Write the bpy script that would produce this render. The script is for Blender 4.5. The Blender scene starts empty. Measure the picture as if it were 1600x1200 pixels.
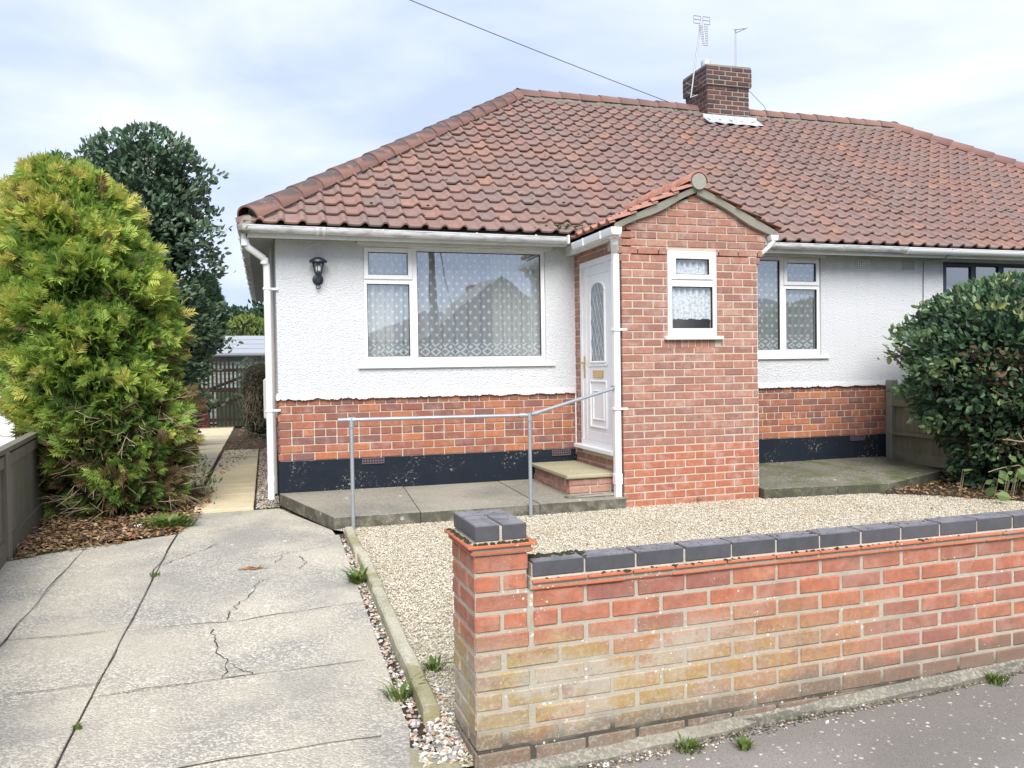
import bpy, bmesh, math, random
import numpy as np
from mathutils import Vector, Matrix
R = math.radians
rnd = random.Random(7)
S = bpy.context.scene
COL = S.collection

# ------------------------------------------------------------------ camera
cd = bpy.data.cameras.new('camera'); cam = bpy.data.objects.new('camera', cd); COL.objects.link(cam)
cd.sensor_width = 36.0; cd.lens = 28.58; cd.clip_end = 500; cd.clip_start = .05
rx = Vector((0.956900887, -0.290026771, -0.015005462)); ux = Vector((0.020681838, 0.016516627, 0.99964967)); fx = Vector((0.289677327, 0.956875997, -0.021803063))
cam.matrix_world = Matrix(((rx.x, ux.x, -fx.x, -0.12256), (rx.y, ux.y, -fx.y, -8.51859), (rx.z, ux.z, -fx.z, 1.39180), (0, 0, 0, 1)))
S.camera = cam
# ------------------------------------------------------------------ sky, sun, exposure
SUN_EL, SUN_ROT = R(43), R(192)
w = bpy.data.worlds.new('World'); S.world = w; w.use_nodes = True
nt = w.node_tree; nt.nodes.clear()
def wn(t, **k):
    n = nt.nodes.new(t)
    for a, b in k.items(): setattr(n, a, b)
    return n
wo = wn('ShaderNodeOutputWorld'); bg = wn('ShaderNodeBackground'); bg.inputs[1].default_value = .1
sky = wn('ShaderNodeTexSky', sky_type='NISHITA', sun_disc=False, sun_elevation=SUN_EL, sun_rotation=SUN_ROT, air_density=1.0, dust_density=2.0, ozone_density=1.5)
tc = wn('ShaderNodeTexCoord'); mp = wn('ShaderNodeMapping'); mp.inputs['Scale'].default_value = (1.1, 1.1, 3.2); mp.inputs['Rotation'].default_value = (0, .1, .5); mp.inputs['Location'].default_value = (.9, .55, .3)
nz = wn('ShaderNodeTexNoise'); nz.inputs['Scale'].default_value = 1.5; nz.inputs['Detail'].default_value = 5; nz.inputs['Roughness'].default_value = .5; nz.inputs['Distortion'].default_value = .3
rp = wn('ShaderNodeValToRGB')
rp.color_ramp.elements[0].position = .45; rp.color_ramp.elements[0].color = (3.5, 4.15, 5.9, 1)
rp.color_ramp.elements[1].position = .66; rp.color_ramp.elements[1].color = (5.9, 6.2, 6.5, 1)
mx = wn('ShaderNodeMixRGB'); mx.inputs[0].default_value = .9
L = nt.links.new
L(tc.outputs['Generated'], mp.inputs[0]); L(mp.outputs[0], nz.inputs[0]); L(nz.outputs[0], rp.inputs[0])
L(sky.outputs[0], mx.inputs[1]); L(rp.outputs[0], mx.inputs[2]); L(mx.outputs[0], bg.inputs[0]); L(bg.outputs[0], wo.inputs[0])
sd = bpy.data.lights.new('sun', 'SUN'); sd.energy = 2.7; sd.angle = R(38); sd.color = (1, .97, .92)
sun = bpy.data.objects.new('sun', sd); COL.objects.link(sun)
az = SUN_ROT
sun_dir = Vector((math.sin(az) * math.cos(SUN_EL), math.cos(az) * math.cos(SUN_EL), math.sin(SUN_EL)))
sun.rotation_euler = sun_dir.to_track_quat('Z', 'Y').to_euler(); sun.location = (0, -10, 20)
S.view_settings.view_transform = 'Standard'; S.view_settings.look = 'None'; S.view_settings.gamma = 1.0
S.view_settings.exposure = 0.94; S.view_settings.use_curve_mapping = False
S.render.engine = 'CYCLES'; S.cycles.max_bounces = 8; S.cycles.transparent_max_bounces = 16

# ------------------------------------------------------------------ materials
MATS = {}
class NT:
    def __init__(s, name):
        s.m = bpy.data.materials.new(name); s.m.use_nodes = True; s.t = s.m.node_tree; s.t.nodes.clear()
        s.out = s.n('ShaderNodeOutputMaterial'); s._c = {}; MATS[name] = s.m
    def n(s, t, **k):
        n = s.t.nodes.new(t)
        for a, b in k.items(): setattr(n, a, b)
        return n
    def set(s, sock, v):
        if hasattr(v, 'is_output') or isinstance(v, bpy.types.NodeSocket): s.t.links.new(v, sock)
        elif isinstance(v, (tuple, list)) and len(v) == 3 and sock.type == 'RGBA': sock.default_value = (*v, 1)
        else: sock.default_value = v
    def coord(s, kind='world', scale=(1, 1, 1), rot=(0, 0, 0)):
        if kind == 'world': o = s.n('ShaderNodeNewGeometry').outputs['Position']
        else: o = s.n('ShaderNodeTexCoord').outputs[{'object': 'Object', 'uv': 'UV'}[kind]]
        if scale != (1, 1, 1) or rot != (0, 0, 0):
            m = s.n('ShaderNodeMapping'); m.inputs['Scale'].default_value = scale; m.inputs['Rotation'].default_value = rot
            s.t.links.new(o, m.inputs[0]); o = m.outputs[0]
        return o
    def noise(s, scale, detail=4, rough=.55, co=None, dist=0):
        n = s.n('ShaderNodeTexNoise'); n.inputs['Scale'].default_value = scale; n.inputs['Detail'].default_value = detail
        n.inputs['Roughness'].default_value = rough; n.inputs['Distortion'].default_value = dist
        s.t.links.new(co or s.coord(), n.inputs['Vector']); return n.outputs['Fac']
    def voro(s, scale, co=None, feat='F1', rand=1, out='Distance'):
        n = s.n('ShaderNodeTexVoronoi', feature=feat); n.inputs['Scale'].default_value = scale; n.inputs['Randomness'].default_value = rand
        s.t.links.new(co or s.coord(), n.inputs['Vector']); return n.outputs[out]
    def ramp(s, f, els, interp='LINEAR'):
        n = s.n('ShaderNodeValToRGB'); cr = n.color_ramp; cr.interpolation = interp
        while len(cr.elements) < len(els): cr.elements.new(.5)
        for e, (p, c) in zip(cr.elements, els):
            e.position = p; e.color = (c, c, c, 1) if isinstance(c, (int, float)) else (*c, 1)
        s.set(n.inputs[0], f); return n.outputs[0]
    def mix(s, f, a, b, mode='MIX'):
        n = s.n('ShaderNodeMixRGB', blend_type=mode); s.set(n.inputs[0], f); s.set(n.inputs[1], a); s.set(n.inputs[2], b); return n.outputs[0]
    def math(s, op, a, b=0.0, c=0.0):
        n = s.n('ShaderNodeMath', operation=op); s.set(n.inputs[0], a); s.set(n.inputs[1], b); s.set(n.inputs[2], c); return n.outputs[0]
    def sep(s, v):
        n = s.n('ShaderNodeSeparateXYZ'); s.t.links.new(v, n.inputs[0]); return n.outputs
    def rand(s, island=False):
        return s.n('ShaderNodeNewGeometry').outputs['Random Per Island'] if island else s.n('ShaderNodeObjectInfo').outputs['Random']
    def attr(s, name='tint'):
        n = s.n('ShaderNodeAttribute', attribute_name=name); return n.outputs['Color'], n.outputs['Fac']
    def bump(s, h, strength=.5, dist=.01, prev=None):
        n = s.n('ShaderNodeBump'); n.inputs['Strength'].default_value = strength; n.inputs['Distance'].default_value = dist
        s.t.links.new(h, n.inputs['Height'])
        if prev is not None: s.t.links.new(prev, n.inputs['Normal'])
        return n.outputs[0]
    def pr(s, color, rough=.8, bump=None, spec=.3, metal=0, trans=None, link=True):
        p = s.n('ShaderNodeBsdfPrincipled'); s.set(p.inputs['Base Color'], color); s.set(p.inputs['Roughness'], rough)
        p.inputs['Specular IOR Level'].default_value = spec; p.inputs['Metallic'].default_value = metal
        if bump is not None: s.t.links.new(bump, p.inputs['Normal'])
        if link: s.t.links.new(p.outputs[0], s.out.inputs[0])
        return p.outputs[0]
    def leafout(s, color, rough=.5, spec=.3, tr=.35):
        a = s.pr(color, rough, spec=spec, link=False); b = s.n('ShaderNodeBsdfTranslucent'); s.set(b.inputs[0], color)
        m = s.n('ShaderNodeMixShader'); m.inputs[0].default_value = tr
        s.t.links.new(a, m.inputs[1]); s.t.links.new(b.outputs[0], m.inputs[2]); s.t.links.new(m.outputs[0], s.out.inputs[0])

def simple(name, color, rough=.6, spec=.3, metal=0, var=.12, scale=8, bs=0.0, bscale=60, grime=None, gamt=.5, gscale=3, gco=(1, 1, 1)):
    t = NT(name); nz = t.noise(scale, 4)
    c = t.mix(nz, tuple(x * (1 - var) for x in color), tuple(min(1, x * (1 + var)) for x in color))
    if grime:
        g = t.ramp(t.noise(gscale, 6, .65, co=t.coord(scale=gco)), [(.45, 0), (.7, gamt)])
        c = t.mix(g, c, grime)
    b = t.bump(t.noise(bscale, 3), bs, .004) if bs else None
    t.pr(c, rough, b, spec, metal); return t.m

def lichen(t, c, scale=26, thr=.16, col=(.62, .62, .55), mask=None):
    d = t.voro(scale); big = t.noise(4, 3)
    f = t.math('LESS_THAN', d, t.math('MULTIPLY', thr, t.ramp(big, [(.4, .1), (.65, 1)])))
    if mask is not None: f = t.math('MULTIPLY', f, mask)
    return t.mix(f, c, col)

def brickmat(name, pal, island=False, efflo=0.0, garden=False):
    t = NT(name); r = t.rand(island)
    n = len(pal); c = t.ramp(r, [(i / n, p) for i, p in enumerate(pal)], 'CONSTANT')
    nz = t.noise(30, 5, .6); c = t.mix(t.ramp(nz, [(.3, .55), (.7, 0)]), c, (.16, .07, .055))
    nf = t.noise(220, 3, .6); c = t.mix(t.ramp(nf, [(.35, .35 if efflo >= 0 else 0), (.6, 0)]), c, (.30, .22, .17))
    c = t.mix(t.ramp(t.noise(9, 4), [(.5, 0), (.75, max(.35 + efflo, 0))]), c, (.52, .38, .33))
    b = t.bump(t.noise(160, 4, .7), .5, .004)
    if garden:
        P = t.sep(t.coord()); z = P[2]; x = P[0]
        low = t.ramp(z, [(0.0, 0)]) if False else None
        band = t.math('MULTIPLY', t.ramp(t.math('ADD', z, t.math('MULTIPLY', t.noise(3, 4), .25)), [(0, .55), (.08, 1), (.36, 1), (.52, 0)]),
                      t.ramp(t.math('DIVIDE', t.math('SUBTRACT', x, .5), 2.6), [(0, 1), (.35, .9), (.62, .55), (.85, .05)]))
        alg = t.math('MULTIPLY', band, t.ramp(t.noise(7, 5, .7), [(.30, .3), (.48, 1)]))
        ac = t.ramp(t.noise(2.3, 3), [(.38, (.34, .31, .23)), (.5, (.36, .29, .10)), (.62, (.42, .42, .33))])
        c = t.mix(t.math('MULTIPLY', alg, .78), c, ac)
        damp = t.math('MULTIPLY', t.ramp(t.math('SUBTRACT', t.math('ADD', z, t.math('MULTIPLY', t.noise(4, 5, .65), .24)), t.math('MULTIPLY', x, .035)), [(0.0, 1), (.04, .9), (.09, 0)]), .75)
        c = t.mix(damp, c, (.15, .13, .10))
        c = t.mix(t.math('MULTIPLY', t.ramp(t.noise(5, 5, .7, co=t.coord(scale=(1, 1, 2.5))), [(.52, 0), (.68, .6)]), .8), c, (.20, .12, .09))
        c = t.mix(t.math('MULTIPLY', band, t.ramp(t.noise(55, 5, .8), [(.50, 0), (.62, .55)])), c, (.47, .45, .38))
        c = t.mix(t.ramp(t.noise(45, 5, .8), [(.56, 0), (.66, .5)]), c, (.16, .12, .10))
        c = lichen(t, c, 22, .10)
        c = lichen(t, c, 60, .11, (.60, .60, .55))
    t.pr(c, .88, b, .2); return t.m

house_pal = [(.44, .13, .06), (.36, .10, .055), (.50, .16, .065), (.30, .085, .055), (.40, .12, .06), (.25, .085, .065), (.47, .14, .06), (.33, .10, .06), (.56, .17, .06), (.22, .09, .08)]
porch_pal = [(.42, .20, .145), (.38, .175, .13), (.46, .22, .16), (.34, .16, .125), (.43, .185, .13), (.37, .19, .15), (.50, .27, .20), (.40, .185, .135), (.32, .15, .125)]
gard_pal = [(.50, .165, .09), (.46, .15, .09), (.55, .19, .10), (.39, .14, .09), (.48, .17, .095), (.37, .13, .095), (.53, .165, .08)]
chim_pal = [(.11, .08, .075), (.15, .085, .07), (.08, .07, .068), (.19, .09, .07), (.06, .055, .055), (.13, .10, .09)]
house_pal = [tuple(x * k for x, k in zip(c, (.92, 1.0, 1.08))) for c in house_pal]
B_HOUSE = brickmat('brick_red', house_pal); B_HOUSE_S = brickmat('brick_red_joined', house_pal, True)
B_PORCH = brickmat('brick_pink', porch_pal, efflo=.15); B_PORCH_S = brickmat('brick_pink_joined', porch_pal, True, efflo=.15)
B_GARD = brickmat('brick_garden', gard_pal, garden=True); B_CHIM = brickmat('brick_chimney', [tuple(x * k for x, k in zip(c, (.62, .70, .78))) for c in chim_pal], efflo=-.3)
def mortar(name, col, garden=False):
    t = NT(name); c = t.mix(t.noise(60, 4), tuple(x * .75 for x in col), col)
    if garden:
        z = t.sep(t.coord())[2]
        c = t.mix(t.ramp(t.noise(6, 4), [(.52, 0), (.72, .5)]), c, (.26, .24, .17))
        c = t.mix(t.ramp(t.math('ADD', z, t.math('MULTIPLY', t.noise(4, 4), .16)), [(0.0, 1), (.05, .3), (.10, 0)]), c, (.09, .085, .07))
        c = lichen(t, c, 40, .3)
    t.pr(c, .95, t.bump(t.noise(200, 4, .7), .8, .006), .1); return t.m
MORT = mortar('mortar_pale', (.60, .53, .43)); MORT_G = mortar('mortar_garden', (.52, .47, .38), True); MORT_C = mortar('mortar_chimney', (.36, .31, .27))
BEDM = mortar('mortar_bedding', (.28, .27, .23))
VERGE = mortar('verge_cement', (.37, .355, .30))

def tilemat(name, island, pal, grey=.5):
    t = NT(name); n = len(pal)
    c = t.ramp(t.rand(island), [(i / n, p) for i, p in enumerate(pal)], 'CONSTANT')
    c = t.mix(t.ramp(t.noise(1.1, 4, .6), [(.40, 0), (.60, grey)]), c, (.235, .185, .17))
    c = t.mix(t.ramp(t.noise(14, 5, .65), [(.42, .45), (.62, 0)]), c, (.17, .115, .10))
    c = t.mix(t.ramp(t.noise(70, 4, .7), [(.55, 0), (.75, .4)]), c, (.40, .30, .25))
    d = t.voro(9); c = t.mix(t.math('LESS_THAN', d, t.math('MULTIPLY', t.ramp(t.noise(2.2, 2), [(.5, 0), (.62, 1)]), .14)), c, (.07, .065, .045))
    t.pr(c, .85, t.bump(t.noise(90, 4, .7), .4, .004), .2); return t.m
tile_pal = [tuple(.50 * c[k] + .50 * g for k, g in enumerate((.255, .205, .182))) for c in [(.31, .12, .085), (.27, .115, .09), (.34, .135, .09), (.24, .115, .095), (.29, .12, .09), (.21, .12, .105), (.37, .15, .095), (.26, .105, .085), (.43, .18, .095), (.23, .125, .11), (.31, .14, .11), (.29, .115, .085), (.25, .12, .10)]]
ptile_pal = [(.42, .19, .13), (.38, .18, .135), (.45, .21, .145), (.34, .17, .13)]
TILE = tilemat('roof_tile', False, tile_pal); TILE_S = tilemat('roof_tile_joined', True, tile_pal)
PTILE_S = tilemat('porch_tile_joined', True, ptile_pal, .1)
def ridgemat():
    t = NT('ridge_tile'); c = t.ramp(t.rand(), [(0, (.26, .145, .12)), (.3, (.235, .13, .11)), (.6, (.28, .155, .125)), (.85, (.225, .13, .11))], 'CONSTANT')
    n = t.n('ShaderNodeNewGeometry').outputs['Normal']
    up = t.math('MULTIPLY', t.ramp(t.sep(n)[2], [(.18, 0), (.42, 1)]), t.ramp(t.math('DIVIDE', t.sep(t.coord())[0], 10.0), [(.33, 1), (.42, .12)]))
    c = t.mix(t.math('MULTIPLY', t.ramp(t.noise(7, 5, .75), [(.34, 0), (.47, 1)]), t.math('ADD', .08, t.math('MULTIPLY', up, .75))), c, (.075, .072, .072))
    t.pr(c, .8, t.bump(t.noise(90, 4), .3, .004), .2); return t.m
RIDGE = ridgemat()
def roughcast():
    t = NT('white_roughcast')
    c = t.mix(t.noise(1.3, 5), (.765, .78, .81), (.83, .84, .85))
    z = t.sep(t.coord())[2]
    c = t.mix(t.math('MULTIPLY', t.ramp(t.noise(10, 6, .7, co=t.coord(scale=(1, 1, .25))), [(.45, 0), (.75, .5)]), t.ramp(t.math('SUBTRACT', z, 2.0), [(.25, 0), (.72, .8)])), c, (.50, .48, .43))
    c = t.mix(t.ramp(t.noise(140, 3, .8), [(.30, .45), (.46, 0)]), c, (.52, .52, .52))
    c = t.mix(t.ramp(t.noise(1, 5, .7, co=t.coord(scale=(16, 16, .9))), [(.52, 0), (.75, .16)]), c, (.52, .50, .46))
    d = t.voro(7); c = t.mix(t.math('LESS_THAN', d, .035), c, (.25, .24, .22))
    h = t.math('ADD', t.noise(95, 4, .75), t.math('MULTIPLY', t.voro(75, feat='SMOOTH_F1'), .6))
    t.pr(c, .9, t.bump(h, 1.0, .020), .15); return t.m
RENDER = roughcast()
def plinth():
    t = NT('black_painted_plinth'); c = t.mix(t.noise(5, 4), (.010, .014, .022), (.018, .024, .034))
    P = t.sep(t.coord()); clump = t.ramp(t.noise(2.6, 3, .5), [(.5, 0), (.62, 1)])
    chip = t.math('MULTIPLY', t.ramp(t.noise(38, 5, .75, dist=.6), [(.60, 0), (.63, 1)]), clump)
    c = t.mix(chip, c, (.42, .38, .32)); c = lichen(t, c, 18, .06, (.6, .6, .56))
    t.pr(c, .75, t.bump(t.noise(40, 5), .5, .008), .15); return t.m
PLINTH = plinth()
UPVC = simple('white_upvc', (.80, .80, .81), .35, .4, var=.02, grime=(.60, .58, .52), gamt=.25, gscale=5)
GUTTER = simple('old_white_plastic', (.70, .71, .72), .45, .3, var=.04, grime=(.22, .22, .19), gamt=.8, gscale=5, gco=(1, 1, 6))
GUTTER_N = simple('new_white_plastic', (.80, .80, .81), .35, .4, var=.03)
FASCIA = simple('fascia_paint', (.68, .68, .66), .55, .25, var=.05, grime=(.42, .41, .36), gamt=.5, gscale=4)
SOFFIT = simple('soffit_board', (.36, .37, .37), .7, .2, var=.08)
GASKET = simple('black_gasket', (.02, .02, .022), .5)
DARKFR = simple('anthracite_upvc', (.035, .045, .07), .4, .4, var=.05)
METAL = simple('galvanised_steel', (.42, .45, .48), .45, .5, .6, var=.15, scale=30)
ALU = simple('aerial_aluminium', (.35, .35, .37), .5, .5, .5)
BLACKM = simple('black_metal', (.015, .022, .035), .4, .5)
GOLD = simple('brass_gold', (.55, .38, .14), .3, .5, .8)
LEAD = simple('lead_flashing', (.42, .44, .48), .6, .3, .2, var=.25, scale=12, grime=(.65, .66, .66), gamt=.8, gscale=8)
BLUEB = NT('blue_engineering_brick'); _t = BLUEB
_c = _t.mix(_t.noise(20, 5), (.052, .053, .060), (.095, .097, .108)); _c = _t.mix(_t.ramp(_t.noise(2.5, 3), [(.45, 0), (.7, .4)]), _c, (.13, .12, .13))
_nz = _t.sep(_t.n('ShaderNodeNewGeometry').outputs['Normal'])[2]
_c = _t.mix(_t.math('MULTIPLY', _t.ramp(_nz, [(.6, 0), (.9, 1)]), _t.ramp(_t.noise(11, 5, .7), [(.35, .2), (.6, .75)])), _c, (.27, .25, .26))
_c = _t.mix(_t.math('MULTIPLY', _t.math('LESS_THAN', _t.voro(34), .2), _t.ramp(_nz, [(.6, 0), (.9, 1)])), _c, (.03, .03, .025))
_t.pr(_c, .5, _t.bump(_t.noise(120, 4), .25, .003), .4); BLUEB = _t.m
CREASE = NT('creasing_tile'); _t = CREASE; _c = _t.mix(_t.noise(25, 5), (.42, .12, .06), (.52, .18, .10)); _c = _t.mix(_t.ramp(_t.noise(9, 5, .7), [(.55, 0), (.7, .7)]), _c, (.30, .26, .20)); _c = lichen(_t, _c, 55, .2)
_t.pr(_c, .85, _t.bump(_t.noise(120, 4), .4, .003), .2); CREASE = _t.m

def concrete(name, base, dark, agg, aggs=70, patch=(.40, .62), moss=None, bumps=.5):
    t = NT(name); c = t.mix(t.noise(3.5, 6, .65), tuple(x * .85 for x in base), tuple(min(1, x * 1.12) for x in base))
    c = t.mix(t.math('MULTIPLY', t.rand(), .28), c, tuple(x * .62 for x in base))
    c = t.mix(t.ramp(t.noise(.9, 5, .6), [(patch[0], .75), (patch[1], 0)]), c, dark)
    v = t.voro(aggs, out='Color'); sv = t.sep(v)[0]
    c = t.mix(t.math('MULTIPLY', t.ramp(sv, [(.55, 0), (.75, 1)]), t.ramp(t.noise(1.6, 4), [(.36, .15), (.6, .6)])), c, agg)
    c = t.mix(t.ramp(t.noise(aggs * 1.3, 3, .7), [(.33, .65), (.45, 0)]), c, tuple(x * .3 for x in base))
    c = t.mix(t.math('LESS_THAN', t.voro(5, co=t.coord(scale=(1, .8, 1))), t.math('MULTIPLY', t.noise(2, 2), .14)), c, (.62, .62, .57))
    if moss: c = t.mix(t.ramp(t.noise(2.4, 6, .7), [(.47, 0), (.60, .85)]), c, moss)
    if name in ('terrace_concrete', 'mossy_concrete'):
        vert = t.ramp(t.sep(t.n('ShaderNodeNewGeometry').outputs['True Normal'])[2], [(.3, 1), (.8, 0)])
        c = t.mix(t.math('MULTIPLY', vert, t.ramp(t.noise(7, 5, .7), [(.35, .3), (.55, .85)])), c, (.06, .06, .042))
    h = t.math('ADD', t.noise(aggs, 4, .7), t.math('MULTIPLY', t.voro(aggs), -.6))
    t.pr(c, .9, t.bump(h, bumps, .006), .2); return t.m
DRIVE = concrete('drive_concrete', (.54, .49, .395), (.29, .28, .255), (.80, .74, .60), 95, (.42, .56), bumps=1.2)
SLABC = concrete('terrace_concrete', (.32, .295, .235), (.16, .15, .125), (.42, .39, .32), 90)
SLABM = concrete('mossy_concrete', (.21, .20, .155), (.10, .10, .075), (.40, .37, .30), 90, moss=(.10, .12, .04))
KERBC = concrete('kerb_concrete', (.52, .48, .36), (.33, .31, .22), (.66, .62, .48), 110, moss=(.28, .25, .13))
STEPC = concrete('step_slab_stone', (.42, .38, .25), (.24, .23, .15), (.5, .45, .3), 120)
PATHC = concrete('path_slab_buff', (.68, .58, .38), (.52, .45, .30), (.74, .65, .45), 130, (.3, .5))
def asphalt():
    t = NT('worn_asphalt'); c = t.mix(t.noise(2, 5), (.24, .215, .195), (.36, .325, .30))
    c = t.mix(t.ramp(t.noise(.8, 4), [(.36, .45), (.55, 0)]), c, (.15, .15, .12))
    v = t.n('ShaderNodeTexVoronoi'); v.inputs['Scale'].default_value = 42; t.t.links.new(t.noise and t.coord(), v.inputs['Vector'])
    sel = t.math('GREATER_THAN', t.sep(v.outputs['Color'])[1], .60)
    dot = t.math('MULTIPLY', sel, t.math('LESS_THAN', v.outputs['Distance'], t.math('MULTIPLY', t.sep(v.outputs['Color'])[0], .36)))
    c = t.mix(t.math('MULTIPLY', dot, t.ramp(t.noise(2, 3), [(.33, .25), (.55, .95)])), c, (.74, .69, .56))
    c = t.mix(t.ramp(t.noise(160, 3, .7), [(.4, .5), (.55, 0)]), c, (.10, .095, .09))
    t.pr(c, .85, t.bump(t.noise(140, 4, .8), .7, .005), .3); return t.m
ASPH = asphalt()
def soil():
    t = NT('soil_earth'); c = t.mix(t.noise(14, 6, .7), (.055, .040, .028), (.15, .11, .075))
    t.pr(c, .95, t.bump(t.noise(50, 6, .8), 1, .03), .1); return t.m
SOIL = soil()
GRASSG = simple('lawn_ground', (.09, .13, .04), .9, .1, var=.4, scale=6, bs=.8)
def gravelbase():
    t = NT('gravel_bed'); c = t.ramp(t.sep(t.voro(80, out='Color'))[0], [(0, (.50, .44, .30)), (.4, (.62, .57, .44)), (.7, (.40, .33, .21)), (.9, (.25, .21, .16))], 'CONSTANT')
    t.pr(c, .9, t.bump(t.voro(80), 1, .01), .2); return t.m
GRAVB = gravelbase()
def stones(name, pal):
    t = NT(name); n = len(pal); c = t.ramp(t.rand(True), [(i / n, p) for i, p in enumerate(pal)], 'CONSTANT')
    c = t.mix(t.ramp(t.noise(1.8, 4), [(.5, 0), (.72, .35)]), c, (.42, .33, .22))
    t.pr(c, .75, None, .3); return t.m
GRAV = stones('golden_gravel', [(.60, .55, .44), (.53, .47, .35), (.66, .63, .55), (.44, .38, .27), (.58, .52, .39), (.50, .44, .33), (.70, .68, .62), (.34, .28, .19), (.55, .50, .41), (.26, .22, .16), (.62, .57, .44)])
PEB = stones('mixed_pebbles', [(.42, .38, .33), (.60, .56, .48), (.25, .24, .24), (.5, .4, .3), (.72, .70, .66), (.34, .32, .33), (.48, .28, .18), (.55, .5, .42), (.2, .2, .21)])
LITTER = stones('dead_leaves', [(.22, .12, .06), (.30, .17, .08), (.16, .10, .06), (.38, .24, .12), (.12, .08, .05), (.26, .13, .07), (.45, .33, .18)])
BARK = simple('bark_brown', (.11, .08, .055), .9, .1, var=.4, scale=20, bs=.8)
TWIG = simple('pale_twig', (.38, .30, .20), .8, .1, var=.3, scale=30)
MOSS = simple('dark_moss', (.045, .045, .025), .95, .05, var=.4, scale=60, bs=1)
MOSSG = simple('green_moss', (.10, .11, .045), .95, .05, var=.4, scale=60, bs=1)
CRACK = simple('crack_dirt', (.045, .042, .034), .95, .05, var=.3, scale=20)
def wood(name, a, b, green=None):
    t = NT(name); c = t.mix(t.noise(9, 6, .7, co=t.coord(scale=(6, 6, .5))), a, b)
    c = t.mix(t.math('MULTIPLY', t.rand(), .35), c, tuple(x * .55 for x in a))
    if green: c = t.mix(t.ramp(t.noise(3, 5, .6), [(.45, 0), (.65, .7)]), c, green)
    t.pr(c, .85, t.bump(t.noise(40, 5, .7, co=t.coord(scale=(3, 3, .3))), .5, .005), .2); return t.m
FENCE = wood('weathered_fence_wood', (.15, .13, .105), (.27, .235, .19), (.13, .15, .07))
FENCE2 = wood('pale_fence_wood', (.20, .19, .135), (.32, .30, .21), (.17, .18, .09))
GATEW = wood('dark_stained_wood', (.022, .015, .013), (.040, .027, .022))
SHEDW = wood('grey_green_shiplap', (.20, .24, .22), (.27, .31, .28))
REDW = simple('red_plastic', (.35, .05, .04), .6)
SHEDR = simple('grey_roof_felt', (.33, .35, .375), .7, .2, var=.08)
WHITEW = simple('white_masonry', (.88, .89, .90), .9, .1, var=.02, bs=.4, bscale=40)
def glass(name, base=.2, tint=(.75, .82, .85)):
    t = NT(name); fr = t.n('ShaderNodeFresnel'); fr.inputs[0].default_value = 1.5
    f = t.math('MULTIPLY', t.math('ADD', fr.outputs[0], base), t.math('SUBTRACT', 1.0, t.n('ShaderNodeNewGeometry').outputs['Backfacing'])); gl = t.n('ShaderNodeBsdfGlossy'); gl.inputs['Roughness'].default_value = 0.0; t.set(gl.inputs[0], (.92, .96, 1.0))
    b = t.bump(t.noise(1.6, 2), .02, .05); t.t.links.new(b, gl.inputs['Normal'])
    tr = t.n('ShaderNodeBsdfTransparent'); t.set(tr.inputs[0], tuple(x ** .5 for x in tint))
    m = t.n('ShaderNodeMixShader'); t.set(m.inputs[0], f); t.t.links.new(tr.outputs[0], m.inputs[1]); t.t.links.new(gl.outputs[0], m.inputs[2]); t.t.links.new(m.outputs[0], t.out.inputs[0]); return t.m
GLASS = glass('window_glass', .25, (.90, .94, .95)); GLASS_L = glass('lamp_glass', .02, (.95, .95, .93)); GLASS_P = glass('porch_glass', .08, (.92, .95, .97))
def net(name, style='star'):
    # lace net: UV in metres (u along, v up from hem)
    t = NT(name); P = t.sep(t.coord('uv')); u, v = P[0], P[1]
    if style == 'star':
        sx, sy = .11, .062
        row = t.math('FLOOR', t.math('DIVIDE', v, sy)); off = t.math('MULTIPLY', t.math('MODULO', row, 2.0), .5)
        cu = t.math('SUBTRACT', t.math('FRACT', t.math('ADD', t.math('DIVIDE', u, sx), off)), .5)
        cv = t.math('SUBTRACT', t.math('FRACT', t.math('DIVIDE', v, sy)), .5)
        du, dv = t.math('MULTIPLY', cu, sx), t.math('MULTIPLY', cv, sy)
        rr = t.math('SQRT', t.math('ADD', t.math('MULTIPLY', du, du), t.math('MULTIPLY', dv, dv)))
        ang = t.math('ARCTAN2', du, dv)
        rad = t.math('MULTIPLY_ADD', t.math('COSINE', t.math('MULTIPLY', ang, 5.0)),   .0062, .0150)
        star = t.math('MULTIPLY', t.math('LESS_THAN', rr, rad), t.math('GREATER_THAN', v, .20))
        d = .13; a = t.math('ABSOLUTE', t.math('SUBTRACT', t.math('FRACT', t.math('DIVIDE', u, d)), .5))
        b = t.math('ABSOLUTE', t.math('SUBTRACT', t.math('FRACT', t.math('DIVIDE', v, .10)), .5))
        s_ = t.math('FRACT', t.math('MULTIPLY', t.math('ADD', a, b), 2.0))
        dia = t.math('MULTIPLY', t.math('LESS_THAN', s_, .42), t.math('LESS_THAN', v, .19))
        pat = t.math('MAXIMUM', star, dia); al = t.math('ADD', t.math('MULTIPLY', pat, .50), .48)
    else:
        fl = t.ramp(t.noise(38, 4, .6, co=t.coord('uv', scale=(1, 1, 1))), [(.42, .25), (.5, 1)])
        al = t.math('ADD', t.math('MULTIPLY', fl, .40), .58)
    d_ = t.pr((.93, .94, .95), .9, spec=.1, link=False)
    trl = t.n('ShaderNodeBsdfTranslucent'); t.set(trl.inputs[0], (.85, .86, .87))
    m0 = t.n('ShaderNodeMixShader'); m0.inputs[0].default_value = .25; t.t.links.new(d_, m0.inputs[1]); t.t.links.new(trl.outputs[0], m0.inputs[2])
    tr = t.n('ShaderNodeBsdfTransparent'); m = t.n('ShaderNodeMixShader'); t.set(m.inputs[0], al)
    t.t.links.new(tr.outputs[0], m.inputs[1]); t.t.links.new(m0.outputs[0], m.inputs[2]); t.t.links.new(m.outputs[0], t.out.inputs[0]); return t.m
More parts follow.
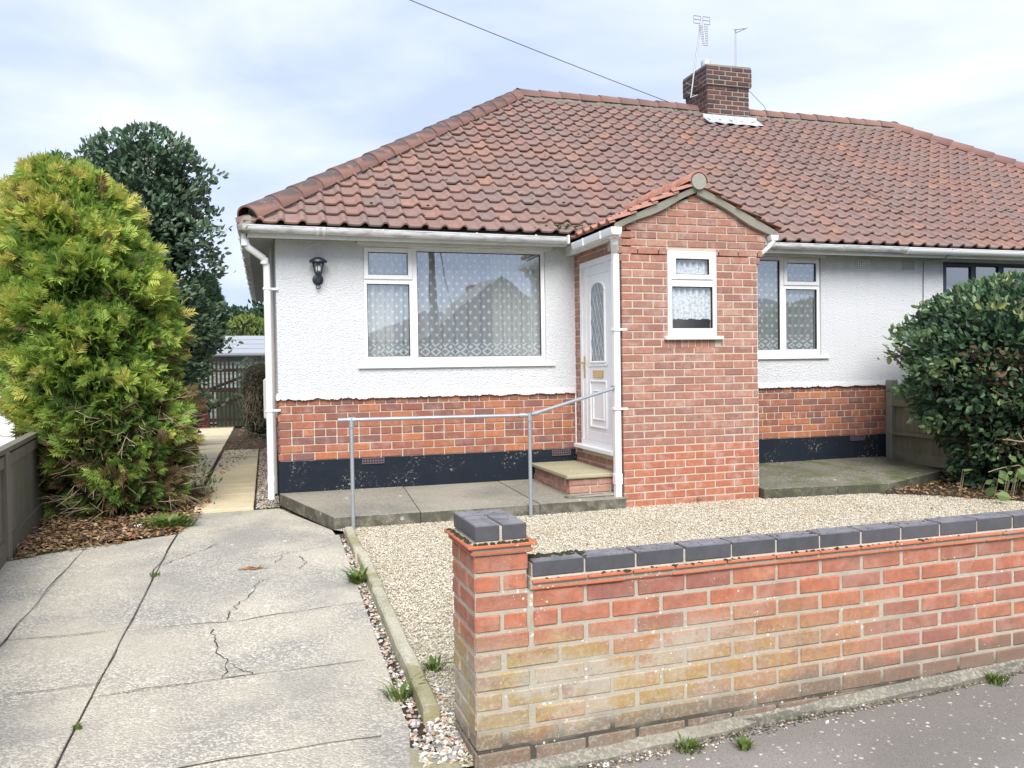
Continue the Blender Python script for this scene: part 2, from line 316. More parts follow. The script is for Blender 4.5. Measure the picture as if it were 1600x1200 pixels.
NET = net('star_net_curtain'); LACE = net('floral_lace_curtain', 'lace')
DRAPE = simple('beige_drape', (.62, .60, .52), .9, .1)
INTER = simple('room_wall_grey', (.42, .41, .39), .9, .1)
def leafmat(name, cols, rough=.45, spec=.35, tr=.3):
    t = NT(name); _, f = t.attr('tint'); c = t.ramp(f, cols); c = t.mix(t.math('MULTIPLY', t.rand(True), .35), c, tuple(x * .5 for x in cols[len(cols) // 2][1]))
    t.leafout(c, rough, spec, tr); return t.m
THUJA = leafmat('golden_conifer_sprays', [(0, (.17, .10, .06)), (.14, (.20, .13, .07)), (.2, (.06, .11, .035)), (.42, (.17, .30, .07)), (.64, (.34, .49, .10)), (.86, (.54, .62, .13)), (1, (.68, .60, .15))], .6, .2, .4)
IVYL = leafmat('dark_glossy_leaves', [(0, (.045, .085, .05)), (.5, (.085, .15, .085)), (.85, (.15, .23, .13)), (.95, (.17, .23, .13)), (1, (.62, .57, .48))], .4, .5, .2)
BUSHL = leafmat('hedge_leaves', [(0, (.20, .08, .05)), (.08, (.17, .11, .07)), (.12, (.045, .085, .05)), (.5, (.085, .16, .08)), (.8, (.16, .25, .11)), (.95, (.26, .30, .10)), (1, (.42, .36, .12))], .38, .5, .2)
BROADL = leafmat('broad_green_leaves', [(0, (.09, .16, .05)), (.5, (.14, .24, .08)), (1, (.25, .30, .10))], .5, .3, .35)
CYPR = leafmat('cypress_foliage', [(0, (.015, .04, .022)), (.6, (.03, .08, .035)), (1, (.06, .12, .05))], .6, .2, .2)
FARG = leafmat('far_foliage', [(0, (.025, .06, .03)), (.6, (.05, .10, .045)), (1, (.09, .14, .06))], .6, .2, .25)
LIMEL = leafmat('lime_foliage', [(0, (.12, .17, .04)), (.6, (.22, .28, .07)), (1, (.32, .38, .10))], .6, .2, .3)
GREYL = leafmat('grey_hedge_foliage', [(0, (.09, .075, .06)), (.5, (.11, .14, .09)), (1, (.18, .21, .13))], .6, .2, .2)
GRASSB = leafmat('grass_blades', [(0, (.08, .14, .03)), (.6, (.14, .22, .05)), (1, (.26, .30, .10))], .6, .2, .3)
REDL = leafmat('red_leaves', [(0, (.35, .04, .06)), (1, (.55, .10, .12))], .6, .2, .3)

# ------------------------------------------------------------------ helpers
def link(name, me, m=None, parent=None, kind=None, label=None, cat=None, group=None):
    if m is not None and not me.materials: me.materials.append(m)
    o = bpy.data.objects.new(name, me); COL.objects.link(o)
    if parent is not None:
        o.parent = parent
        if parent.get('_loc') is not None: o.matrix_parent_inverse = Matrix.Translation(-Vector(parent['_loc']))
    if kind: o['kind'] = kind
    if label: o['label'] = label
    if cat: o['category'] = cat
    if group: o['group'] = group
    return o
def thing(name, label, cat, loc=(0, 0, 0), group=None):
    o = bpy.data.objects.new(name, None); COL.objects.link(o); o.location = loc; o.empty_display_size = .2
    o['_loc'] = tuple(float(x) for x in loc); o['label'] = label; o['category'] = cat
    if group: o['group'] = group
    return o
def me_np(name, V, F, smooth=False, tint=None, uv=None):
    """F: (n,3) or (n,4) int array"""
    V = np.asarray(V, np.float32); F = np.asarray(F, np.int32); k = F.shape[1]
    me = bpy.data.meshes.new(name); me.vertices.add(len(V)); me.vertices.foreach_set('co', V.ravel())
    me.loops.add(F.size); me.loops.foreach_set('vertex_index', F.ravel())
    me.polygons.add(len(F)); me.polygons.foreach_set('loop_start', np.arange(0, F.size, k, dtype=np.int32))
    try: me.polygons.foreach_set('loop_total', np.full(len(F), k, np.int32))
    except Exception: pass
    me.polygons.foreach_set('use_smooth', np.full(len(F), smooth, bool))
    if tint is not None:
        a = me.attributes.new('tint', 'FLOAT', 'POINT'); a.data.foreach_set('value', np.asarray(tint, np.float32))
    if uv is not None:
        l = me.uv_layers.new(name='UVMap'); l.data.foreach_set('uv', np.asarray(uv, np.float32)[F.ravel()].ravel())
    me.update(calc_edges=True); return me
class MB:
    def __init__(s): s.v = []; s.f = []
    def add(s, vs, fs):
        b = len(s.v); s.v += [tuple(x) for x in vs]; s.f += [tuple(i + b for i in f) for f in fs]; return s
    def box(s, x0, y0, z0, x1, y1, z1, M=None):
        vs = [(x0, y0, z0), (x1, y0, z0), (x1, y1, z0), (x0, y1, z0), (x0, y0, z1), (x1, y0, z1), (x1, y1, z1), (x0, y1, z1)]
        if M is not None: vs = [M @ Vector(v) for v in vs]
        return s.add(vs, [(0, 3, 2, 1), (4, 5, 6, 7), (0, 1, 5, 4), (1, 2, 6, 5), (2, 3, 7, 6), (3, 0, 4, 7)])
    def bbox(s, x0, y0, z0, x1, y1, z1, b=.004, M=None, jit=0):
        b = min(b, abs(x1 - x0) * .45, abs(y1 - y0) * .45, abs(z1 - z0) * .45)
        bm = bmesh.new(); bmesh.ops.create_cube(bm, size=1)
        for v in bm.verts: v.co = Vector((x0 + (v.co.x + .5) * (x1 - x0), y0 + (v.co.y + .5) * (y1 - y0), z0 + (v.co.z + .5) * (z1 - z0)))
        bmesh.ops.bevel(bm, geom=bm.edges[:] + bm.verts[:], offset=b, segments=1, affect='EDGES')
        bm.verts.index_update()
        vs = [v.co + Vector((rnd.uniform(-jit, jit), rnd.uniform(-jit, jit), rnd.uniform(-jit, jit))) for v in bm.verts]
        if M is not None: vs = [M @ v for v in vs]
        s.add(vs, [[v.index for v in f.verts] for f in bm.faces]); bm.free(); return s
    def tube(s, pts, r, n=8, cap=True, r2=None):
        pts = [Vector(p) for p in pts]; rings = []; up = Vector((0, 0, 1)); b0 = len(s.v)
        prev = None
        for i, p in enumerate(pts):
            d = (pts[min(i + 1, len(pts) - 1)] - pts[max(i - 1, 0)]).normalized()
            if prev is None: a = d.cross(up) if abs(d.z) < .95 else d.cross(Vector((1, 0, 0)))
            else: a = prev - d * prev.dot(d)
            a.normalize(); prev = a; c = d.cross(a)
            rr = r if r2 is None else r + (r2 - r) * i / (len(pts) - 1)
            s.v += [tuple(p + (a * math.cos(2 * math.pi * k / n) + c * math.sin(2 * math.pi * k / n)) * rr) for k in range(n)]
        for i in range(len(pts) - 1):
            for k in range(n):
                a, b = b0 + i * n + k, b0 + i * n + (k + 1) % n
                s.f.append((a, b, b + n, a + n))
        if cap:
            s.f.append(tuple(b0 + k for k in range(n))[::-1]); e = b0 + (len(pts) - 1) * n; s.f.append(tuple(e + k for k in range(n)))
        return s
    def lathe(s, prof, cx, cy, cz, n=16, M=None):
        b0 = len(s.v)
        for r, z in prof:
            for k in range(n):
                v = Vector((r * math.cos(2 * math.pi * k / n), r * math.sin(2 * math.pi * k / n), z))
                if M is not None: v = M @ v
                s.v.append((cx + v.x, cy + v.y, cz + v.z))
        for i in range(len(prof) - 1):
            for k in range(n):
                a, b = b0 + i * n + k, b0 + i * n + (k + 1) % n; s.f.append((a, b, b + n, a + n))
        return s
    def prism(s, poly, z0, z1):
        n = len(poly); b = len(s.v)
        s.v += [(x, y, z0) for x, y in poly] + [(x, y, z1) for x, y in poly]
        s.f.append(tuple(b + i for i in range(n))[::-1]); s.f.append(tuple(b + n + i for i in range(n)))
        for i in range(n): j = (i + 1) % n; s.f.append((b + i, b + j, b + n + j, b + n + i))
        return s
    def mesh(s, name='m', smooth=False):
        me = bpy.data.meshes.new(name); me.from_pydata(s.v, [], s.f); me.update()
        bm = bmesh.new(); bm.from_mesh(me); bmesh.ops.recalc_face_normals(bm, faces=bm.faces[:]); bm.to_mesh(me); bm.free()
        if smooth:
            for p in me.polygons: p.use_smooth = True
            try: me.set_sharp_from_angle(angle=R(40))
            except Exception: pass
        return me
def put(name, mb, m, parent=None, smooth=False, **k): return link(name, mb.mesh(name, smooth), m, parent, **k)
def plane_frame(o, u, v, n):  # local (x along u, y INTO wall (-n), z along v)
    u, v, n = Vector(u), Vector(v), Vector(n)
    M = Matrix(((u.x, -n.x, v.x, o[0]), (u.y, -n.y, v.y, o[1]), (u.z, -n.z, v.z, o[2]), (0, 0, 0, 1))); return M
def zp(x): return float(np.interp(x, [-3, .2, .8, 3.4, 6], [-.135, -.18, -.175, -.10, -.10]))   # the footway falls towards the drive
def zg(y): return 0.0 if y > -1.5 else max(-.13, -.13 * (-1.5 - y) / 4.2)

# ---------------- brick system
BRM = {}
def brick_mesh(Lb, Hb, D=.05, m=None, key=None, bev=.005):
    k = (round(Lb, 3), round(Hb, 3), round(D, 3), m.name, rnd.randint(0, 2) if Lb > .09 else 0)
    if k not in BRM:
        mb = MB().bbox(-Lb / 2, 0, -Hb / 2, Lb / 2, D, Hb / 2, bev, jit=.0012); me = mb.mesh('brick'); me.materials.append(m); BRM[k] = me
    return BRM[k]
N_BRICK = {}
def lay(frame, items, m, m_s, parent, D=.05, proud=0.0, cap=10 ** 6, key='house', H=.065):
    """items: (x centre, z centre, length, height). individuals up to cap, the rest returned as joined MB"""
    mb = MB(); used = 0
    for (x, z, Lb, Hb) in items:
        j = rnd.uniform(-.0022, .0022)
        if N_BRICK.get(key, 0) < cap:
            o = link('brick', brick_mesh(Lb, Hb, D, m), None, parent)
            o.matrix_local = frame @ Matrix.Translation((x, -proud + j, z)) @ Matrix.Rotation(rnd.uniform(-.006, .006), 4, 'Y')
            N_BRICK[key] = N_BRICK.get(key, 0) + 1; used += 1
        else:
            mb.bbox(x - Lb / 2, -proud + j, z - Hb / 2, x + Lb / 2, -proud + j + D, z + Hb / 2, .005, M=frame)
    return mb
def courses(x0, x1, z0, n, ph, half, rows_header=(), holes=(), pitch=.225, jx=.010, jz=.010, clip=None):
    """bonded rows: (xc, zc, L, H)"""
    out = []
    for r in range(n):
        za, zb = z0 + r * ph + jz / 2, z0 + (r + 1) * ph - jz / 2
        hd = r in rows_header; p = pitch / 2 if hd else pitch
        off = (p * .5 if (r % 2) == half else 0)
        xs = [x0]; x = x0 + (p - off if off else p)
        while x < x1 - .03: xs.append(x); x += p
        xs.append(x1)
        zc = (za + zb) / 2
        for a, b in zip(xs, xs[1:]):
            segs = [(a + (jx / 2 if a > x0 + 1e-6 else 0), b - (jx / 2 if b < x1 - 1e-6 else 0))]
            for (hx0, hx1, hz0, hz1) in holes:
                if zc > hz0 and zc < hz1:
                    ns = []
                    for (p0, p1) in segs:
                        if p1 <= hx0 or p0 >= hx1: ns.append((p0, p1)); continue
                        if p0 < hx0 - .015: ns.append((p0, hx0 - .003))
                        if p1 > hx1 + .015: ns.append((hx1 + .003, p1))
                    segs = ns
            for (p0, p1) in segs:
                if clip:
                    l0, l1 = clip(zb - .02); p0, p1 = max(p0, l0), min(p1, l1)
                if p1 - p0 > .02: out.append(((p0 + p1) / 2, zc, p1 - p0 - rnd.uniform(0, .002), zb - za))
    return out
def holed_wall(frame, x0, x1, z0, z1, holes, depth):
    xs = sorted({x0, x1, *[min(max(h[i], x0), x1) for h in holes for i in (0, 1)]}); zs = sorted({z0, z1, *[min(max(h[i], z0), z1) for h in holes for i in (2, 3)]})
    mb = MB(); cells = {}
    for i in range(len(xs) - 1):
        for j in range(len(zs) - 1):
            cx, cz = (xs[i] + xs[i + 1]) / 2, (zs[j] + zs[j + 1]) / 2
            cells[i, j] = not any(h[0] < cx < h[1] and h[2] < cz < h[3] for h in holes)
    def q(*vs): mb.add([frame @ Vector(v) for v in vs], [(0, 1, 2, 3)])
    for (i, j), s in cells.items():
        if not s: continue
        a, b, c, d = xs[i], xs[i + 1], zs[j], zs[j + 1]
        q((a, 0, c), (b, 0, c), (b, 0, d), (a, 0, d)); q((b, depth, c), (a, depth, c), (a, depth, d), (b, depth, d))
        if not cells.get((i - 1, j)): q((a, depth, c), (a, 0, c), (a, 0, d), (a, depth, d))
        if not cells.get((i + 1, j)): q((b, 0, c), (b, depth, c), (b, depth, d), (b, 0, d))
        if not cells.get((i, j - 1)): q((a, 0, c), (a, depth, c), (b, depth, c), (b, 0, c))
        if not cells.get((i, j + 1)): q((a, 0, d), (b, 0, d), (b, depth, d), (a, depth, d))
    me = bpy.data.meshes.new('wall'); me.from_pydata(mb.v, [], mb.f)
    bm = bmesh.new(); bm.from_mesh(me); bmesh.ops.remove_doubles(bm, verts=bm.verts[:], dist=.0005); bmesh.ops.recalc_face_normals(bm, faces=bm.faces[:]); bm.to_mesh(me); bm.free()
    return me

# ------------------------------------------------------------------ GROUND
def sheet(name, poly_xy, m, dz=0.0, kind='structure', step=None, zf=zg, th=0):
    xs = [p[0] for p in poly_xy]; ys = [p[1] for p in poly_xy]
    bm = bmesh.new(); vs = [bm.verts.new((x, y, 0)) for x, y in poly_xy]; bm.faces.new(vs)
    for yc in (-1.5, -5.7, -3.6):
        if min(ys) < yc < max(ys): bmesh.ops.bisect_plane(bm, geom=bm.verts[:] + bm.edges[:] + bm.faces[:], plane_co=(0, yc, 0), plane_no=(0, 1, 0))
    for v in bm.verts: v.co.z = zf(v.co.y) + dz
    bmesh.ops.recalc_face_normals(bm, faces=bm.faces[:])
    for f in bm.faces:
        if f.normal.z < 0: f.normal_flip()
    me = bpy.data.meshes.new(name); bm.to_mesh(me); bm.free(); return link(name, me, m, kind=kind)
sheet('ground', [(-120, -120), (120, -120), (120, 140), (-120, 140)], GRASSG, -.05)
sheet('flower_bed', [(-6, -1.5), (-.84, -.95), (-.60, 3.0), (-.3, 3), (0, 0), (0, 0.02), (0, 13.5), (-6, 13.5)], SOIL, -.02)
sheet('front_garden', [(.50, -5.52), (7.42, -5.4), (7.42, -1.2), (7.42, .05), (-.02, .05), (-.02, -.02), (.40, -1.3)], GRAVB, -.012)
sheet('border_soil', [(6.0, -1.55), (6.6, -1.9), (7.2, -2.4), (8.5, -3.0), (14, -3.0), (14, .0), (6.2, .0)], SOIL, .004)
sheet('pavement', [(-60, -8.6), (60, -8.6), (60, -5.45), (.60, -5.45), (.58, -5.72), (-2.0, -5.72), (-2.0, -5.45), (-60, -5.45)], ASPH, .002)
_pv = bpy.data.objects['pavement'].data; _b = bmesh.new(); _b.from_mesh(_pv)
for xc in (-3, .2, .8, 3.4, 6): bmesh.ops.bisect_plane(_b, geom=_b.verts[:] + _b.edges[:] + _b.faces[:], plane_co=(xc, 0, 0), plane_no=(1, 0, 0))
for v in _b.verts: v.co.z = zp(v.co.x)
_b.to_mesh(_pv); _b.free()
sheet('road', [(-60, -15.2), (60, -15.2), (60, -8.6), (-60, -8.6)], ASPH, -.10 + .002)
sheet('far_pavement', [(-60, -17), (60, -17), (60, -15.2), (-60, -15.2)], ASPH, .002)
k_ = MB()
for i in range(-30, 30):
    k_.bbox(i * .915, -8.72, -.25, i * .915 + .905, -8.60, -.125, .01)
put('kerb', k_, KERBC, kind='structure')

# driveway slabs (each slab a part), joints recessed
drv = sheet('driveway_base', [(-2.12, -6.05), (.49, -6.05), (.49, -1.25), (-.02, -.02), (-.84, -.05), (-.9, -1.1), (-2.12, -1.7)], SOIL, -.012)
drv.name = 'driveway'
def slab(name, poly, m, parent, th=.10, dz=0.0, gap=.004, jit=0.003, bump=True):
    cx = sum(p[0] for p in poly) / len(poly); cy = sum(p[1] for p in poly) / len(poly)
    bm = bmesh.new(); P = []
    for x, y in poly:
        d = Vector((cx - x, cy - y)); d = d / max(abs(d.x), abs(d.y)) if d.length > 0 else d; P.append((x + d.x * gap, y + d.y * gap))
    vs = [bm.verts.new((x, y, 0)) for x, y in P]; f = bm.faces.new(vs)
    for yc in (-1.5,):
        if min(p[1] for p in P) < yc < max(p[1] for p in P): bmesh.ops.bisect_plane(bm, geom=bm.verts[:] + bm.edges[:] + bm.faces[:], plane_co=(0, yc, 0), plane_no=(0, 1, 0))
    ex = bmesh.ops.extrude_face_region(bm, geom=bm.faces[:]); top = [e for e in ex['geom'] if isinstance(e, bmesh.types.BMVert)]
    tp = set(top); j = rnd.uniform(-jit, jit)
    for v in bm.verts: v.co.z = zg(v.co.y) + dz + j + (0 if v in tp else -th)
    bmesh.ops.recalc_face_normals(bm, faces=bm.faces[:])
    ed = [e for e in bm.edges if all(v in tp for v in e.verts) and any(abs(ff.normal.z) < .5 for ff in e.link_faces)]
    bmesh.ops.bevel(bm, geom=ed, offset=.004, segments=1, affect='EDGES')
    me = bpy.data.meshes.new(name); bm.to_mesh(me); bm.free(); return link(name, me, m, parent)
XJ = lambda y: -.90 + .012 * (y + 3)        # main long joint
XK = lambda y: .435 + .012 * (y + 3.4) / 2
ys_r = [-6.05, -5.23, -4.40, -3.50, -1.62]; 
for a, b in zip(ys_r, ys_r[1:]):
    xr = lambda y: XK(y) if y > -5.4 else .30
    slab('concrete_slab', [(XJ(a), a - .02), (xr(a), a + .03), (xr(b), b + .06), (XJ(b), b - .04)], DRIVE, drv)
slab('concrete_slab', [(.30, -6.05), (.56, -6.05), (.56, -5.45), (.30, -5.24)], STEPC, drv)
slab('concrete_slab', [(XJ(-1.6), -1.66), (.42, -1.60), (.405, -1.35), (-.025, -.02), (-.86, -.05)], DRIVE, drv)
ys_l = [-6.05, -4.31, -3.52, -1.35]
for i, (a, b) in enumerate(zip(ys_l, ys_l[1:])):
    slab('concrete_slab', [(-1.52, a), (XJ(a), a), (XJ(b), b + (.3 if b > -2 else 0)), (-1.52, b)], DRIVE, drv)
    slab('concrete_slab', [(-2.12 if i < 2 else -2.05, a), (-1.52, a), (-1.52, b), (-2.12, b - (.4 if b > -2 else 0))], DRIVE, drv)
def crack(pts, wd, parent, name='crack'):
    V = []; F = []; pp = []
    for (a, b) in zip(pts, pts[1:]):
        for k in range(6): t = k / 6; pp.append((a[0] + (b[0] - a[0]) * t + rnd.gauss(0, .009), a[1] + (b[1] - a[1]) * t + rnd.gauss(0, .009)))
    pp.append(pts[-1])
    for i, (x, y) in enumerate(pp):
        q = pp[min(i + 1, len(pp) - 1)]; p = pp[max(i - 1, 0)]; d = Vector((q[0] - p[0], q[1] - p[1])).normalized(); n = Vector((-d.y, d.x)) * wd * rnd.uniform(.3, 1.2) * .5
        z = zg(y) + .0055; V += [(x + n.x, y + n.y, z), (x - n.x, y - n.y, z)]
    F = [(2 * i, 2 * i + 1, 2 * i + 3, 2 * i + 2) for i in range(len(pp) - 1)]
    link(name, me_np(name, V, F), CRACK, parent)
for (a_, b_) in (((-.89, -3.53), (-.313, -3.57)), ((-.313, -3.57), (.39, -3.45)), ((-.89, -4.42), (.33, -4.38)), ((-.9, -5.24), (.3, -5.21)), ((-1.53, -3.51), (-.9, -3.53)), ((-1.53, -4.30), (-.9, -4.29)), ((-2.1, -3.5), (-1.53, -3.52))): crack([a_, b_], .007, drv)
crack([(-.91, -6.0), (-.92, -4.4), (-.90, -3.4), (-.885, -1.7), (-.865, -.2)], .006, drv); crack([(-1.52, -6.0), (-1.52, -3.5), (-1.52, -1.7)], .007, drv)
crack([(-.857, -2.133), (-.72, -1.9), (-.51, -1.616)], .007, drv)
crack([(-.131, -2.74), (-.185, -2.77), (-.269, -3.134), (-.348, -3.366), (-.363, -3.538)], .006, drv)
crack([(-.446, -3.677), (-.408, -3.874), (-.387, -4.088), (-.335, -4.201), (-.354, -4.392)], .006, drv)
crack([(-.335, -4.201), (-.284, -4.293), (-.213, -4.397)], .005, drv)
crack([(.066, -2.558), (.10, -2.47), (.131, -2.403), (.09, -2.2)], .006, drv)
crack([(-.084, -2.332), (-.02, -2.1), (.3, -1.95)], .005, drv)

# buff path to the gate
pth = sheet('garden_path', [(-.88, .0), (-.24, .0), (-.25, 6.2), (-.85, 6.2)], SOIL, -.008, zf=lambda y: 0); pth.name = 'garden_path'
Z0 = lambda y: 0.0
def slabz(name, poly, m, parent, zf, th, **k):
    global zg
    o = zg; zg = zf
    r = slab(name, poly, m, parent, th=th, **k); zg = o; return r
y = -.02; i = 0
while y < 6.0:
    h = [.45, .6, .45, .3][i % 4]; slabz('path_slab', [(-.85, y), (-.25, y + rnd.uniform(-.01, .01)), (-.25, y + h), (-.85, y + h)], PATHC, pth, Z0, .04, dz=.012, gap=.017, jit=.010); y += h; i += 1
y = 2.2; i = 0
while y < 12.3:
    h = [.6, .45, .6, .6][i % 4]; slabz('path_slab', [(-1.72, y), (-.87, y), (-.87, y + h), (-1.72, y + h)], PATHC, pth, Z0, .04, dz=.012, gap=.017, jit=.010); y += h; i += 1

# terraces
tl = link('terrace', MB().prism([(.0, 0), (.42, -1.30), (3.19, -1.30), (3.19, 0)], -.1, .04).mesh(), SOIL, kind='structure')
zt = lambda y: .10 + .045 * (1 + max(y, -1.4) / 1.35)
for (a, b, c, d) in ((-.018, .435, 1.18, 1.24), (1.18 + .06, 1.18, 2.31, 2.28), (2.28, 2.31, 3.195, 3.195)):
    P_ = [(a, -.012), (b, -1.335), (c, -1.335), (d, -.012)]
    if a < 0: P_ = [(-.018, -.012), (.42, -1.335), (1.18, -1.345), (1.24, -.012)]
    slabz('terrace_slab', P_, SLABC, tl, zt, .12, gap=.005)
tr_ = link('terrace', MB().prism([(4.72, 0), (4.72, -1.28), (6.1, -1.4), (7.3, -1.0), (7.3, 0)], -.1, .04).mesh(), SOIL, kind='structure')
zt2 = lambda y: .10 + .08 * (1 + max(y, -1.4) / 1.4)
for P_ in ([(4.72, -.012), (4.72, -1.35), (5.55, -1.43), (5.05, -.012)], [(5.05, -.012), (5.55, -1.43), (6.15, -1.49), (6.5, -1.35), (6.2, -.012)], [(6.2, -.012), (6.5, -1.35), (7.3, -1.05), (7.36, -.012)]):
    slabz('terrace_slab', P_, SLABM, tr_, zt2, .13, gap=.006)

# kerb edging between drive and gravel
ke = None; kerb_t = thing('edging_kerb', 'low weathered concrete kerb edging between the driveway and the gravel bed', 'kerb', (.51, -3.3, 0))
for (a, b, s) in ((-5.13, -3.36, .0), (-3.34, -2.45, .01), (-2.43, -1.6, -.01)):
    bm = MB(); n = 12
    for i in range(n + 1):
        y = a + (b - a) * i / n; z = zg(y); j = rnd.uniform(-.004, .004); x0, x1 = .492 + s + j, .562 + s + j
        bm.v += [(x0, y, z - .06), (x0, y, z + .055), (x0 + .01, y, z + .066), (x1 - .01, y, z + .068), (x1, y, z + .055), (x1, y, z - .06)]
    for i in range(n):
        for k in range(5): q = i * 6 + k; bm.f.append((q, q + 1, q + 7, q + 6))
    bm.f.append((0, 1, 2, 3, 4, 5)); bm.f.append(tuple(n * 6 + k for k in range(6))); put('kerb_stone', bm, KERBC, kerb_t)

# ------------------------------------------------------------------ BUNGALOW
W_ = 14.6; DEP = 7.4
house = thing('bungalow', 'white roughcast semi-detached bungalow with red pantile hipped roof, brick base and brick porch', 'house', (7.3, 3.7, 0))
F0 = plane_frame((0, 0, 0), (1, 0, 0), (0, 0, 1), (0, -1, 0))
WIN1 = (.861, 2.853, 1.424, 2.668); WIN2 = (4.86, 6.447, 1.463, 2.672); WIN3 = (8.323, 10.6, 1.45, 2.665)
DOORH = (3.35, 4.55, .5, 2.45)
fr = plane_frame((0, .008, 0), (1, 0, 0), (0, 0, 1), (0, -1, 0))
brw = link('brick_base', holed_wall(fr, 0, W_, .40, 1.10, [], .22), MORT, house)
put('plinth', MB().box(-.012, -.010, -.15, 3.19, .22, .462).box(4.715, -.010, -.15, W_ + .012, .22, .462).box(-.012, .22, -.15, .22, DEP, .462), PLINTH, house)
fr = plane_frame((0, -.016, 0), (1, 0, 0), (0, 0, 1), (0, -1, 0))
rw = link('roughcast_wall', holed_wall(fr, -.006, W_, 1.095, 2.74, [WIN1, WIN2, WIN3, DOORH], .25), RENDER, house)
put('side_wall', MB().box(-.012, .236, .462, .2, DEP, 2.74).box(W_ - .2, .236, -.1, W_ + .012, DEP, 2.74).box(.2, DEP - .2, -.1, W_ - .2, DEP, 2.74), RENDER, house)
put('inner_wall', MB().box(.2, 3.3, 0, 7.3, 3.4, 2.7).box(3.3, .24, 0, 3.4, 3.3, 2.7).box(7.3, .24, 0, 7.4, 7.0, 2.7).box(.2, .24, .3, W_ - .2, 7.2, .4), INTER, house)
put('ceiling', MB().box(0, 0, 2.742, W_, DEP, 2.76), INTER, house)
# ragged bell drip along the foot of the render
def drip(x0, x1):
    V = []; F = []; n = int((x1 - x0) / .012); z = 0; 
    for i in range(n + 1):
        x = x0 + (x1 - x0) * i / n
        z = 1.083 + .008 * math.sin(x * 21) * (math.sin(x * 3.1) > .2) + rnd.uniform(-.004, .004) + (.010 if math.sin(x * 57 + 3 * math.sin(x * 9)) > .75 and math.sin(x * 4.3) > -.2 else 0)
        V += [(x, -.016, 1.15), (x, -.030, 1.10), (x, -.034, z), (x, 0, z)]
    for i in range(n):
        for k in range(3): q = i * 4 + k; F.append((q, q + 1, q + 5, q + 4))
    return V, F
for a, b in ((-.02, 3.19), (4.72, W_)): V, F = drip(a, b); link('drip_edge', me_np('d', V, F), RENDER, rw)
put('drip_edge', MB().box(-.03, -.03, 1.085, -.006, DEP, 1.13), RENDER, rw)
# bricks of the base: 7.8 courses, two header rows
rows = []
PH = .0798
left = courses(.004, 3.192, .462, 7, PH, 0, rows_header=(3,)) + courses(.004, 3.192, .462 + 7 * PH, 1, .068, 0, rows_header=(0,))
left_s = [b for b in left if b[2] > .15]; left_h = [b for b in left if b[2] <= .15]
right = courses(4.72, 8.6, .462, 7, PH, 1, rows_header=(3,)) + courses(4.72, 8.6, .462 + 7 * PH, 1, .068, 0, rows_header=(0,))
lay(F0, left_s, B_HOUSE, B_HOUSE_S, brw, cap=300)
# ---- porch
PX0, PX1, PY = 3.2, 4.71, -1.27
FP = plane_frame((0, PY, 0), (1, 0, 0), (0, 0, 1), (0, -1, 0))
PW = (3.69, 4.235, 1.665, 2.512)
pb = holed_wall(plane_frame((0, PY + .005, 0), (1, 0, 0), (0, 0, 1), (0, -1, 0)), PX0 + .004, PX1 - .004, -.2, 2.46, [PW], .1)
pw = link('porch_wall', pb, MORT, house)
FD = plane_frame((PX0, 0, 0), (0, -1, 0), (0, 0, 1), (-1, 0, 0)); FD2 = plane_frame((PX0 + .005, 0, 0), (0, -1, 0), (0, 0, 1), (-1, 0, 0))
DO = (.175, 1.13, .49, 2.50)
link('porch_side_wall', holed_wall(FD2, 0, 1.262, -.2, 2.72, [(DO[0], DO[1], DO[2], DO[3])], .1), MORT, house)
FR_ = plane_frame((PX1 - .004, PY, 0), (0, 1, 0), (0, 0, 1), (1, 0, 0))
link('porch_side_wall', holed_wall(FR_, .007, 1.27, -.2, 2.72, [], .1), MORT, house)
APX, APZ = 4.0, 3.07
def gl(z):  # gable limits at height z
    t = (APZ - z); 
    if z < 2.76: return (3.135, 4.81)
    return (APX - t * .865 / .33 , APX + t * .815 / .33)
gz = MB(); gz.add([(3.142, PY + .007, 2.44), (4.803, PY + .007, 2.44), (4.803, PY + .007, 2.75), (APX, PY + .007, APZ), (3.142, PY + .007, 2.75)], [(0, 1, 2, 3, 4)])
# gable as prism
b0 = [(3.142, 2.44), (4.803, 2.44), (4.803, 2.74), (APX, APZ - .01), (3.142, 2.74)]
gz = MB(); gz.add([(x, PY + .007, z) for x, z in b0] + [(x, PY + .2, z) for x, z in b0], [(0, 1, 2, 3, 4), (9, 8, 7, 6, 5)] + [(i, (i + 1) % 5, 5 + (i + 1) % 5, 5 + i) for i in range(5)])
